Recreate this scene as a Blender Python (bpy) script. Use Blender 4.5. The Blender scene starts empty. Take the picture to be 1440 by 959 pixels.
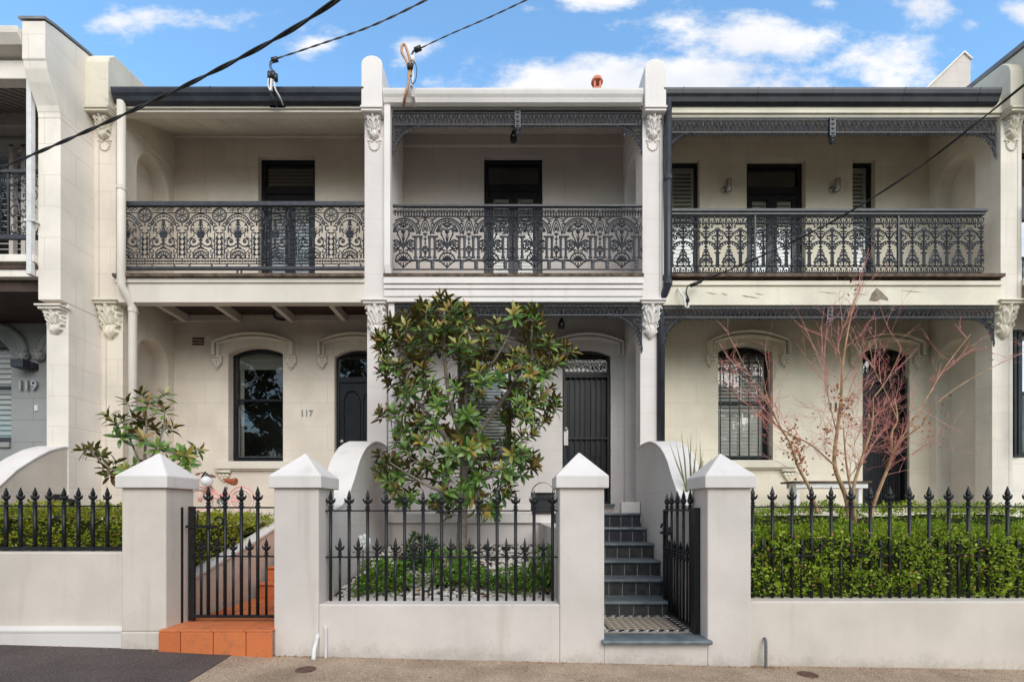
import bpy, math, random
from math import sin, cos, pi, radians, sqrt
from mathutils import Vector, noise as mnoise
R = random.Random(7)
scene = bpy.context.scene
COL = scene.collection
F, HX, HY, EYE = 680.0, 720.0, 718.0, 1.4      # lens in photo pixels, principal point, eye height

def WX(px, Y): return (px - HX) / F * Y
def WZ(py, Y): return EYE - (py - HY) / F * Y
def W(px, py, Y): return Vector((WX(px, Y), Y, WZ(py, Y)))

# ------------------------------------------------------------------ materials
def newmat(name):
    m = bpy.data.materials.new(name); m.use_nodes = True
    nt = m.node_tree; nt.nodes.clear()
    out = nt.nodes.new('ShaderNodeOutputMaterial')
    b = nt.nodes.new('ShaderNodeBsdfPrincipled')
    nt.links.new(b.outputs[0], out.inputs[0])
    return m, nt, b, out
def N(nt, typ, **kw):
    n = nt.nodes.new(typ)
    for k, v in kw.items(): setattr(n, k, v)
    return n
def mth(nt, op, a, b=None, c=None, clamp=False):
    n = nt.nodes.new('ShaderNodeMath'); n.operation = op; n.use_clamp = clamp
    for i, v in enumerate((a, b, c)):
        if v is None: continue
        if isinstance(v, (int, float)): n.inputs[i].default_value = v
        else: nt.links.new(v, n.inputs[i])
    return n.outputs[0]
def mixc(nt, fac, a, b, blend='MIX'):
    n = nt.nodes.new('ShaderNodeMix'); n.data_type = 'RGBA'; n.blend_type = blend
    for sock, v in ((n.inputs[0], fac), (n.inputs[6], a), (n.inputs[7], b)):
        if isinstance(v, (int, float)): sock.default_value = v
        elif isinstance(v, tuple): sock.default_value = (*v, 1) if len(v) == 3 else v
        else: nt.links.new(v, sock)
    return n.outputs[2]
def noise_tex(nt, vec, scale, detail=4, rough=.55):
    n = nt.nodes.new('ShaderNodeTexNoise'); n.inputs['Scale'].default_value = scale
    n.inputs['Detail'].default_value = detail; n.inputs['Roughness'].default_value = rough
    if vec is not None: nt.links.new(vec, n.inputs['Vector'])
    return n.outputs['Fac']
def ramp(nt, fac, lo, hi):
    n = nt.nodes.new('ShaderNodeMapRange'); n.interpolation_type = 'SMOOTHSTEP'
    nt.links.new(fac, n.inputs[0]); n.inputs[1].default_value = lo; n.inputs[2].default_value = hi
    return n.outputs[0]
def bump(nt, b, h, strength=.3, dist=.01):
    n = nt.nodes.new('ShaderNodeBump'); n.inputs['Strength'].default_value = strength
    n.inputs['Distance'].default_value = dist
    nt.links.new(h, n.inputs['Height']); nt.links.new(n.outputs[0], b.inputs['Normal'])
def worldpos(nt): return N(nt, 'ShaderNodeNewGeometry').outputs['Position']

def mat_paint(name, col, joints=0., var=.06, stain=.0, rough=.75, rowh=.41):
    """painted render; joints = strength of the scored ashlar lines"""
    m, nt, b, out = newmat(name)
    pos = worldpos(nt)
    n1 = noise_tex(nt, pos, 1.3, 5); n2 = noise_tex(nt, pos, 22, 4)
    mp = N(nt, 'ShaderNodeMapping'); mp.inputs['Scale'].default_value = (7, 7, .55)
    nt.links.new(pos, mp.inputs[0]); n3 = noise_tex(nt, mp.outputs[0], 1.0, 5)
    dark = tuple(c * (1 - var * 2.2) for c in col); lite = tuple(min(.9, c * (1 + var)) for c in col)
    c = mixc(nt, ramp(nt, n1, .3, .7), dark, lite)
    c = mixc(nt, mth(nt, 'MULTIPLY', ramp(nt, n3, .56, .82), .35 + stain), c, tuple(x * k for x, k in zip(col, (.66, .62, .56))))
    if stain:
        c = mixc(nt, mth(nt, 'MULTIPLY', ramp(nt, noise_tex(nt, pos, 4.5, 6, .7), .58, .75), stain), c, (.11, .09, .07))
    h = n2
    if joints:
        geo = N(nt, 'ShaderNodeNewGeometry'); sx = N(nt, 'ShaderNodeSeparateXYZ'); nt.links.new(geo.outputs['Position'], sx.inputs[0])
        sn = N(nt, 'ShaderNodeSeparateXYZ'); nt.links.new(geo.outputs['True Normal'], sn.inputs[0])
        isx = mth(nt, 'GREATER_THAN', mth(nt, 'ABSOLUTE', sn.outputs[0]), .7)
        u = mth(nt, 'ADD', mth(nt, 'MULTIPLY', sx.outputs[1], isx), mth(nt, 'MULTIPLY', sx.outputs[0], mth(nt, 'SUBTRACT', 1, isx)))
        cm = N(nt, 'ShaderNodeCombineXYZ'); nt.links.new(u, cm.inputs[0]); nt.links.new(sx.outputs[2], cm.inputs[1])
        br = N(nt, 'ShaderNodeTexBrick'); nt.links.new(cm.outputs[0], br.inputs['Vector'])
        br.inputs['Scale'].default_value = 1; br.inputs['Brick Width'].default_value = .92; br.inputs['Row Height'].default_value = rowh
        br.inputs['Mortar Size'].default_value = .0042; br.inputs['Mortar Smooth'].default_value = .3
        f = mth(nt, 'MULTIPLY', br.outputs['Fac'], mth(nt, 'MULTIPLY_ADD', n1, .9, joints - .3), clamp=True)
        c = mixc(nt, f, c, tuple(x * k for x, k in zip(col, (.52, .48, .43))))
        h = mth(nt, 'SUBTRACT', n2, mth(nt, 'MULTIPLY', br.outputs['Fac'], 1.2))
    nt.links.new(c, b.inputs['Base Color']); b.inputs['Roughness'].default_value = rough
    b.inputs['Specular IOR Level'].default_value = .25
    bump(nt, b, h, .3, .006)
    return m
def mat_var(name, c1, c2, scale=8, rough=.6, bs=.0, detail=5, spec=.4, bscale=None, metal=0., coat=0.):
    m, nt, b, out = newmat(name); pos = worldpos(nt)
    n = noise_tex(nt, pos, scale, detail)
    nt.links.new(mixc(nt, ramp(nt, n, .32, .68), c1, c2), b.inputs['Base Color'])
    b.inputs['Roughness'].default_value = rough; b.inputs['Specular IOR Level'].default_value = spec
    b.inputs['Metallic'].default_value = metal; b.inputs['Coat Weight'].default_value = coat
    if bs: bump(nt, b, noise_tex(nt, pos, bscale or scale * 4, 4), bs, .008)
    return m
def mat_leaf(name, cols, rough=.38, spec=.5, trans=.15, worn=0):
    """per-leaf colour (each leaf is an island) with faint veins"""
    m, nt, b, out = newmat(name)
    rnd = N(nt, 'ShaderNodeNewGeometry').outputs['Random Per Island']
    cr = N(nt, 'ShaderNodeValToRGB'); cr.color_ramp.interpolation = 'LINEAR'
    e = cr.color_ramp.elements
    while len(e) < len(cols): e.new(.5)
    for i, c in enumerate(cols): e[i].position = i / max(1, len(cols) - 1); e[i].color = (*c, 1)
    nt.links.new(rnd, cr.inputs[0])
    nt.links.new(cr.outputs[0], b.inputs['Base Color'])
    b.inputs['Roughness'].default_value = rough; b.inputs['Specular IOR Level'].default_value = spec
    if worn:
        pos = worldpos(nt); c = mixc(nt, mth(nt, 'MULTIPLY', ramp(nt, noise_tex(nt, pos, 9, 7, .66), .48, .72), worn), cr.outputs[0], (.20, .10, .06)); c = mixc(nt, mth(nt, 'MULTIPLY', ramp(nt, noise_tex(nt, pos, 60, 3), .5, .75), worn * .6), c, (.62, .33, .2)); nt.links.new(c, b.inputs['Base Color']); bump(nt, b, noise_tex(nt, pos, 50, 4), .25, .006)
    if trans:
        t = N(nt, 'ShaderNodeBsdfTranslucent'); nt.links.new(cr.outputs[0], t.inputs[0])
        ms = N(nt, 'ShaderNodeMixShader'); ms.inputs[0].default_value = trans
        nt.links.new(b.outputs[0], ms.inputs[1]); nt.links.new(t.outputs[0], ms.inputs[2]); nt.links.new(ms.outputs[0], out.inputs[0])
    return m
def mat_glass(name, tint=(.93, .95, .94), refl=1.0):
    m, nt, b, out = newmat(name); nt.nodes.remove(b)
    tr = N(nt, 'ShaderNodeBsdfTransparent'); tr.inputs[0].default_value = (*tint, 1)
    gl = N(nt, 'ShaderNodeBsdfGlossy'); gl.inputs['Roughness'].default_value = .015
    pos = worldpos(nt); bp = N(nt, 'ShaderNodeBump'); bp.inputs['Strength'].default_value = .06; bp.inputs['Distance'].default_value = .02
    nt.links.new(noise_tex(nt, pos, 3, 2), bp.inputs['Height']); nt.links.new(bp.outputs[0], gl.inputs['Normal'])
    fr = N(nt, 'ShaderNodeFresnel'); fr.inputs[0].default_value = 1.5
    ms = N(nt, 'ShaderNodeMixShader'); nt.links.new(mth(nt, 'MULTIPLY_ADD', fr.outputs[0], 1.3 * refl, .05 * refl, clamp=True), ms.inputs[0])
    nt.links.new(tr.outputs[0], ms.inputs[1]); nt.links.new(gl.outputs[0], ms.inputs[2]); nt.links.new(ms.outputs[0], out.inputs[0])
    return m

M = {}
M['cream'] = mat_paint('cream_render', (.69, .612, .525), joints=.16)
M['cream_trim'] = mat_paint('cream_trim', (.68, .62, .54), var=.04)
M['cream_old'] = mat_paint('weathered_cream', (.68, .62, .51), var=.06, stain=.35)
M['white'] = mat_paint('offwhite_render', (.69, .635, .605), joints=.14, var=.035)
M['white_trim'] = mat_paint('offwhite_trim', (.74, .69, .66), var=.03)
M['white_wall'] = mat_paint('offwhite_garden_wall', (.635, .575, .535), var=.05, stain=.05, rough=.8)
M['warm_wall'] = mat_paint('cream_garden_wall', (.645, .575, .505), var=.05, stain=.06, rough=.8)
M['cap'] = mat_paint('offwhite_cap', (.69, .645, .615), var=.04, stain=.06)
M['taupe'] = mat_paint('taupe_render', (.58, .52, .48), joints=.18, var=.04)
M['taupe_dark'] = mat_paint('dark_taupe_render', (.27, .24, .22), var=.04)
M['beige'] = mat_paint('beige_render', (.70, .635, .515), joints=.18)
M['beige_trim'] = mat_paint('beige_trim', (.70, .645, .53), var=.06, stain=.06)
M['ivory'] = mat_paint('ivory_render', (.74, .675, .585), joints=.15)
M['grey'] = mat_paint('grey_render', (.30, .305, .30), joints=.6, rowh=.36)
M['pale'] = mat_paint('pale_grey_render', (.80, .735, .655), joints=.30, rowh=.43)
M['iron'] = mat_var('black_iron', (.006, .0065, .008), (.015, .016, .019), 30, .40, .1, spec=.35)
M['lace'] = mat_var('cast_iron_lace', (.026, .028, .034), (.046, .049, .058), 14, .42, .1, spec=.4)
M['navy'] = mat_var('navy_black_paint', (.006, .0065, .010), (.012, .013, .018), 5, .33, 0, spec=.3)
M['slateblue'] = mat_var('charcoal_metal', (.020, .022, .029), (.032, .035, .044), 6, .38, 0, spec=.4)
M['timber'] = mat_var('weathered_timber', (.055, .035, .025), (.15, .105, .075), 9, .85, .4)
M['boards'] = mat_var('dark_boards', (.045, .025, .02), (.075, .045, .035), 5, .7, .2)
M['glass'] = mat_glass('window_glass')
M['glass_dark'] = mat_glass('dark_window_glass', (.62, .64, .62), .9)
M['room'] = mat_var('dim_room', (.05, .048, .045), (.09, .085, .08), 2, .9)
M['blind'] = mat_var('white_blind', (.62, .60, .55), (.70, .68, .63), 4, .55)
M['blind_dim'] = mat_var('grey_blind', (.46, .45, .42), (.54, .53, .50), 4, .6)
M['steel'] = mat_var('brushed_steel', (.32, .31, .30), (.45, .44, .42), 30, .35, 0, metal=.8)
M['pvc'] = mat_var('white_pvc', (.62, .61, .60), (.72, .71, .70), 12, .45, .1)
M['cable'] = mat_var('black_cable', (.012, .012, .013), (.03, .03, .032), 40, .6)
M['cable_grey'] = mat_var('grey_cable', (.10, .10, .10), (.17, .17, .17), 40, .6)
M['conduit'] = mat_var('tan_conduit', (.42, .22, .12), (.55, .36, .24), 20, .6)
M['pink'] = mat_var('pink_enamel', (.76, .33, .30), (.82, .40, .37), 6, .25, 0, spec=.5, coat=.5)
M['saddle'] = mat_var('tan_leather', (.30, .075, .03), (.38, .11, .045), 20, .5, .2)
M['rubber'] = mat_var('cream_rubber', (.62, .52, .44), (.68, .58, .5), 20, .7)
M['black'] = mat_var('black_plastic', (.012, .012, .012), (.022, .022, .022), 20, .5)
M['helmet'] = mat_var('white_plastic', (.76, .76, .77), (.8, .8, .8), 10, .25)
M['terra'] = mat_leaf('terracotta', [(.50, .125, .04), (.62, .185, .062), (.56, .15, .05), (.66, .21, .08), (.44, .11, .04)], .6, .3, 0, worn=.45)
M['terra_roof'] = mat_var('terracotta_pot', (.50, .15, .09), (.62, .22, .14), 8, .7, .25)
M['grout'] = mat_var('grout', (.30, .27, .24), (.45, .42, .38), 30, .9, .3)
M['slate'] = mat_var('blue_slate', (.085, .105, .12), (.15, .175, .19), 7, .5, .35)
M['tile_black'] = mat_var('black_tile', (.018, .019, .021), (.045, .047, .05), 12, .42, .15)
M['tile_beige'] = mat_var('beige_tile', (.26, .205, .15), (.33, .27, .20), 14, .6, .1)
M['tile_white'] = mat_var('white_tile', (.62, .58, .53), (.70, .67, .62), 20, .5)
M['soil'] = mat_var('soil', (.04, .028, .02), (.09, .065, .045), 12, .95, .5)
M['pebble'] = mat_leaf('white_pebbles', [(.42, .36, .30), (.66, .61, .55), (.78, .75, .70), (.58, .52, .46)], .8, .3, 0)
M['deadleaf'] = mat_leaf('dead_leaves', [(.22, .08, .035), (.36, .17, .08), (.42, .24, .12)], .7, .3, .1)
M['mag_top'] = mat_leaf('magnolia_leaf', [(.040, .10, .020), (.06, .14, .024), (.11, .21, .034), (.18, .28, .045), (.05, .12, .026)], .28, .55, .12)
M['mag_under'] = mat_leaf('magnolia_underside', [(.12, .15, .04), (.22, .12, .04), (.10, .16, .04), (.32, .17, .055), (.14, .15, .045)], .7, .25, .1)
M['mag_young'] = mat_leaf('magnolia_new_leaf', [(.20, .26, .045), (.36, .30, .06), (.36, .19, .05)], .3, .5, .15)
M['bark'] = mat_var('grey_bark', (.16, .13, .10), (.27, .23, .18), 18, .85, .5)
M['bark_tan'] = mat_var('tan_bark', (.30, .17, .085), (.50, .33, .19), 10, .75, .4)
M['twig_red'] = mat_leaf('red_twigs', [(.50, .13, .11), (.66, .24, .22), (.64, .36, .30), (.42, .10, .09)], .5, .4, 0)
M['hedge'] = mat_leaf('hedge_leaf', [(.11, .20, .012), (.20, .31, .016), (.30, .41, .025), (.40, .48, .04), (.15, .25, .014)], .45, .4, .25)
M['hedge_yellow'] = mat_leaf('hedge_leaf_yellow', [(.14, .20, .012), (.27, .34, .02), (.43, .43, .03), (.21, .29, .016), (.44, .33, .035)], .45, .4, .25)
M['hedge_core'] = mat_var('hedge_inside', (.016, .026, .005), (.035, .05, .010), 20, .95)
M['shrub'] = mat_leaf('shrub_leaf', [(.07, .18, .016), (.12, .27, .025), (.19, .35, .04), (.25, .38, .05)], .35, .45, .2)
M['shrub_dark'] = mat_leaf('dark_shrub_leaf', [(.015, .05, .012), (.03, .085, .018), (.05, .11, .02)], .35, .45, .15)
M['yucca'] = mat_leaf('strap_leaf', [(.09, .11, .05), (.15, .16, .08), (.20, .19, .11)], .5, .4, .1)
M['far_leaf'] = mat_leaf('street_tree_leaf', [(.05, .07, .02), (.09, .10, .035), (.13, .09, .05), (.06, .09, .025)], .6, .3, .2)
M['roof'] = mat_var('grey_metal_roof', (.16, .16, .165), (.24, .24, .245), 3, .5, 0)
M['flower'] = mat_leaf('coral_flower', [(.62, .12, .08), (.70, .25, .16)], .6, .3, .1)
M['rust'] = mat_var('rusty_iron', (.075, .035, .025), (.14, .07, .05), 20, .8, .4)

def add_dirt(m, top, bot, amount, colour):
    """splash marks and hairline cracks low on the street walls, with ragged outlines of their own"""
    nt = m.node_tree; b = next(n for n in nt.nodes if n.type == 'BSDF_PRINCIPLED'); src = b.inputs['Base Color'].links[0].from_socket
    pos = worldpos(nt); sp = N(nt, 'ShaderNodeSeparateXYZ'); nt.links.new(pos, sp.inputs[0])
    h = mth(nt, 'SUBTRACT', sp.outputs[2], mth(nt, 'MULTIPLY', sp.outputs[0], -.025)); n = noise_tex(nt, pos, 5.5, 8, .68); n2 = noise_tex(nt, pos, 28, 5, .7)
    k = mth(nt, 'SUBTRACT', mth(nt, 'ADD', mth(nt, 'MULTIPLY', n, 1.1), mth(nt, 'MULTIPLY', n2, .5)), mth(nt, 'MULTIPLY', h, 2.6))
    c = mixc(nt, mth(nt, 'MULTIPLY', ramp(nt, k, .42, .95), amount), src, colour)
    v = N(nt, 'ShaderNodeTexVoronoi'); v.feature = 'DISTANCE_TO_EDGE'; v.inputs['Scale'].default_value = .9
    wp = N(nt, 'ShaderNodeVectorMath'); wp.operation = 'ADD'; nn = N(nt, 'ShaderNodeTexNoise'); nn.inputs['Scale'].default_value = 3; nn.inputs['Detail'].default_value = 6; nt.links.new(pos, nn.inputs['Vector'])
    nt.links.new(pos, wp.inputs[0]); nt.links.new(nn.outputs['Color'], wp.inputs[1]); nt.links.new(wp.outputs[0], v.inputs['Vector'])
    cr = mth(nt, 'MULTIPLY', mth(nt, 'LESS_THAN', v.outputs['Distance'], .0016), ramp(nt, noise_tex(nt, pos, 1.1, 3), .52, .66))
    c = mixc(nt, mth(nt, 'MULTIPLY', cr, .4), c, tuple(x * .4 for x in colour))
    nt.links.new(c, b.inputs['Base Color'])
def mat_ground(name, base, specks, dark, sc=160):
    m, nt, b, out = newmat(name); pos = worldpos(nt)
    v = N(nt, 'ShaderNodeTexVoronoi'); v.inputs['Scale'].default_value = sc; nt.links.new(pos, v.inputs['Vector'])
    sp = N(nt, 'ShaderNodeSeparateColor'); nt.links.new(v.outputs['Color'], sp.inputs[0])
    c = mixc(nt, ramp(nt, noise_tex(nt, pos, 2.2, 6), .32, .7), base, dark)
    c = mixc(nt, mth(nt, 'MULTIPLY', ramp(nt, sp.outputs[0], .55, .95), .65), c, specks)
    c = mixc(nt, mth(nt, 'MULTIPLY', ramp(nt, sp.outputs[1], .72, .98), .6), c, tuple(x * .35 for x in dark))
    c = mixc(nt, mth(nt, 'MULTIPLY', ramp(nt, noise_tex(nt, pos, 6, 6, .7), .6, .78), .45), c, tuple(x * .5 for x in dark))
    c = mixc(nt, mth(nt, 'MULTIPLY', ramp(nt, noise_tex(nt, pos, .9, 7, .66), .50, .72), .55), c, tuple(x * .62 for x in dark))
    vg = N(nt, 'ShaderNodeTexVoronoi'); vg.inputs['Scale'].default_value = 2.3; nt.links.new(pos, vg.inputs['Vector'])
    c = mixc(nt, mth(nt, 'MULTIPLY', mth(nt, 'LESS_THAN', vg.outputs['Distance'], .05), .7), c, tuple(x * .3 for x in dark))
    nt.links.new(c, b.inputs['Base Color']); b.inputs['Roughness'].default_value = .9
    b.inputs['Specular IOR Level'].default_value = .2
    bump(nt, b, mth(nt, 'ADD', v.outputs['Distance'], noise_tex(nt, pos, 40, 4)), .6, .008)
    return m
M['concrete'] = mat_ground('exposed_aggregate', (.44, .325, .23), (.70, .56, .43), (.28, .20, .135))
M['asphalt'] = mat_ground('asphalt', (.105, .082, .076), (.22, .19, .17), (.078, .060, .056), 200)
M['road'] = mat_ground('road_asphalt', (.07, .07, .07), (.12, .12, .12), (.05, .05, .05), 150)
add_dirt(M['white_wall'], .3, 0, .5, (.30, .26, .21)); add_dirt(M['warm_wall'], .3, 0, .5, (.30, .26, .21))
M['earth'] = mat_var('earth', (.10, .09, .06), (.17, .14, .10), .5, .95)

# ------------------------------------------------------------------ mesh builder
class MB:
    def __init__(s): s.v = []; s.f = []; s.mi = []; s.m = 0
    def add(s, vs, fs):
        o = len(s.v); s.v += [tuple(p) for p in vs]
        s.f += [tuple(i + o for i in f) for f in fs]; s.mi += [s.m] * len(fs)
    def quad(s, a, b, c, d): s.add([a, b, c, d], [(0, 1, 2, 3)])
    def box(s, x0, x1, y0, y1, z0, z1):
        s.add([(x0, y0, z0), (x1, y0, z0), (x1, y1, z0), (x0, y1, z0), (x0, y0, z1), (x1, y0, z1), (x1, y1, z1), (x0, y1, z1)],
              [(0, 3, 2, 1), (4, 5, 6, 7), (0, 1, 5, 4), (1, 2, 6, 5), (2, 3, 7, 6), (3, 0, 4, 7)])
    def prism(s, poly, fn, a, b):
        """poly of 2D points, fn(p, t) -> xyz, closed solid between t=a and t=b"""
        n = len(poly)
        s.add([fn(p, a) for p in poly] + [fn(p, b) for p in poly],
              [tuple(range(n))[::-1], tuple(range(n, 2 * n))] + [(i, (i + 1) % n, n + (i + 1) % n, n + i) for i in range(n)])
    def xprism(s, poly, x0, x1): s.prism(poly, lambda p, t: (t, p[0], p[1]), x0, x1)   # poly in (y,z)
    def yprism(s, poly, y0, y1): s.prism(poly, lambda p, t: (p[0], t, p[1]), y0, y1)   # poly in (x,z)
    def tube(s, pts, r, n=8, r2=None, cap=True):
        pts = [Vector(p) for p in pts]; k = len(pts); rings = []
        rr = [(r if not isinstance(r, (list, tuple)) else r[i]) if r2 is None else r + (r2 - r) * i / max(1, k - 1) for i in range(k)]
        up = None
        for i, p in enumerate(pts):
            t = (pts[min(i + 1, k - 1)] - pts[max(i - 1, 0)])
            t = t.normalized() if t.length > 1e-9 else Vector((0, 0, 1))
            if up is None: up = t.orthogonal().normalized()
            up = up - t * up.dot(t)
            up = up.normalized() if up.length > 1e-6 else t.orthogonal().normalized()
            bi = t.cross(up)
            rings += [p + (up * cos(2 * pi * j / n) + bi * sin(2 * pi * j / n)) * rr[i] for j in range(n)]
        fs = [(i * n + j, i * n + (j + 1) % n, (i + 1) * n + (j + 1) % n, (i + 1) * n + j) for i in range(k - 1) for j in range(n)]
        if cap: fs += [tuple(range(n))[::-1], tuple(range((k - 1) * n, k * n))]
        s.add(rings, fs)
    def lathe(s, c, prof, n=12, axis='z', sq=1.0):
        """prof: (radius, height) pairs"""
        vs = []
        for r, h in prof:
            for j in range(n):
                a = 2 * pi * (j + .5) / n; x, y = r * cos(a), r * sin(a) * sq
                if axis == 'z': vs.append((c[0] + x, c[1] + y, c[2] + h))
                elif axis == 'y': vs.append((c[0] + x, c[1] + h, c[2] + y))
                else: vs.append((c[0] + h, c[1] + x, c[2] + y))
        k = len(prof)
        fs = [(i * n + j, i * n + (j + 1) % n, (i + 1) * n + (j + 1) % n, (i + 1) * n + j) for i in range(k - 1) for j in range(n)]
        fs += [tuple(range(n))[::-1], tuple(range((k - 1) * n, k * n))]
        s.add(vs, fs)
    def ball(s, c, rx, ry=None, rz=None, n=10, m=6):
        ry = rx if ry is None else ry; rz = rx if rz is None else rz
        vs = [(c[0], c[1], c[2] - rz)]
        for i in range(1, m):
            a = -pi / 2 + pi * i / m
            vs += [(c[0] + rx * cos(a) * cos(2 * pi * j / n), c[1] + ry * cos(a) * sin(2 * pi * j / n), c[2] + rz * sin(a)) for j in range(n)]
        vs.append((c[0], c[1], c[2] + rz)); L = len(vs) - 1
        fs = [(0, 1 + (j + 1) % n, 1 + j) for j in range(n)]
        fs += [(1 + i * n + j, 1 + i * n + (j + 1) % n, 1 + (i + 1) * n + (j + 1) % n, 1 + (i + 1) * n + j) for i in range(m - 2) for j in range(n)]
        fs += [(1 + (m - 2) * n + j, 1 + (m - 2) * n + (j + 1) % n, L) for j in range(n)]
        s.add(vs, fs)
    def build(s, name, mats, parent=None, smooth=False, bevel=0, loc=None, fix=True):
        me = bpy.data.meshes.new(name)
        me.from_pydata(s.v, [], s.f)
        if not isinstance(mats, (list, tuple)): mats = [mats]
        for m in mats: me.materials.append(m)
        if len(mats) > 1: me.polygons.foreach_set('material_index', s.mi)
        if fix and len(s.f) < 60000:
            import bmesh
            bm = bmesh.new(); bm.from_mesh(me); bmesh.ops.recalc_face_normals(bm, faces=bm.faces); bm.to_mesh(me); bm.free()
        if smooth: me.polygons.foreach_set('use_smooth', [True] * len(me.polygons))
        me.update()
        o = bpy.data.objects.new(name, me); COL.objects.link(o)
        if bevel:
            b = o.modifiers.new('bevel', 'BEVEL'); b.width = bevel; b.segments = 2; b.limit_method = 'ANGLE'; b.angle_limit = radians(35)
        put(o, parent, loc)
        return o
ORIG = {}
def put(o, parent, loc=None):
    """children keep world coordinates: offset = minus the thing's own location"""
    loc = Vector(loc) if loc is not None else Vector((0, 0, 0))
    ORIG[o] = loc.copy()
    if parent is not None:
        o.parent = parent; o.location = loc - ORIG[parent]
    else: o.location = loc
def thing(name, label, cat, loc=(0, 0, 0), group=None):
    o = bpy.data.objects.new(name, None); COL.objects.link(o); put(o, None, loc)
    o.empty_display_size = .2
    return tag(o, label, cat, group)
def tag(o, label, cat, group=None):
    o['label'] = label; o['category'] = cat
    if group: o['group'] = group
    return o
def struct(o): o['kind'] = 'structure'; return o
def stuff(o): o['kind'] = 'stuff'; return o
def clone(o, parent, loc):
    c = o.copy(); COL.objects.link(c); put(c, parent, loc); return c

# a wall face with openings. mp(u, v, w): w = 0 is the face, w > 0 goes into the wall
def panel(mb, mp, u0, u1, v0, v1, ops, depth, seg=16, border=True):
    def q(a, b, c, d): mb.add([mp(*a), mp(*b), mp(*c), mp(*d)], [(0, 1, 2, 3)])
    ops = sorted(ops); cu = u0
    for (a, b, z0, zs, za) in ops:
        if a > cu: q((cu, v0, 0), (a, v0, 0), (a, v1, 0), (cu, v1, 0))
        if z0 > v0:
            q((a, v0, 0), (b, v0, 0), (b, z0, 0), (a, z0, 0)); q((a, z0, 0), (b, z0, 0), (b, z0, depth), (a, z0, depth))
        pts = [(a, zs), (b, zs)]
        if za > zs + .001: pts = arch_pts(a, b, zs, za, seg)
        for (p, r) in zip(pts, pts[1:]):
            q((p[0], p[1], 0), (r[0], r[1], 0), (r[0], v1, 0), (p[0], v1, 0))
            q((p[0], p[1], 0), (r[0], r[1], 0), (r[0], r[1], depth), (p[0], p[1], depth))
        q((a, z0, 0), (a, zs, 0), (a, zs, depth), (a, z0, depth)); q((b, z0, 0), (b, zs, 0), (b, zs, depth), (b, z0, depth))
        cu = b
    if u1 > cu: q((cu, v0, 0), (u1, v0, 0), (u1, v1, 0), (cu, v1, 0))
    if border:
        for a, b in (((u0, v0), (u1, v0)), ((u1, v0), (u1, v1)), ((u1, v1), (u0, v1)), ((u0, v1), (u0, v0))):
            q((*a, 0), (*b, 0), (*b, depth), (*a, depth))
def arch_pts(a, b, zs, za, n=16):
    w = (b - a) / 2; h = max(za - zs, 1e-4)
    if h >= w - 1e-6:   # semicircle / stilted ellipse
        return [((a + b) / 2 - w * cos(pi * i / n), zs + h * sin(pi * i / n)) for i in range(n + 1)]
    r = (w * w + h * h) / (2 * h); zc = za - r; t = math.asin(w / r)
    return [((a + b) / 2 + r * sin(-t + 2 * t * i / n), zc + r * cos(-t + 2 * t * i / n)) for i in range(n + 1)]

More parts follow.
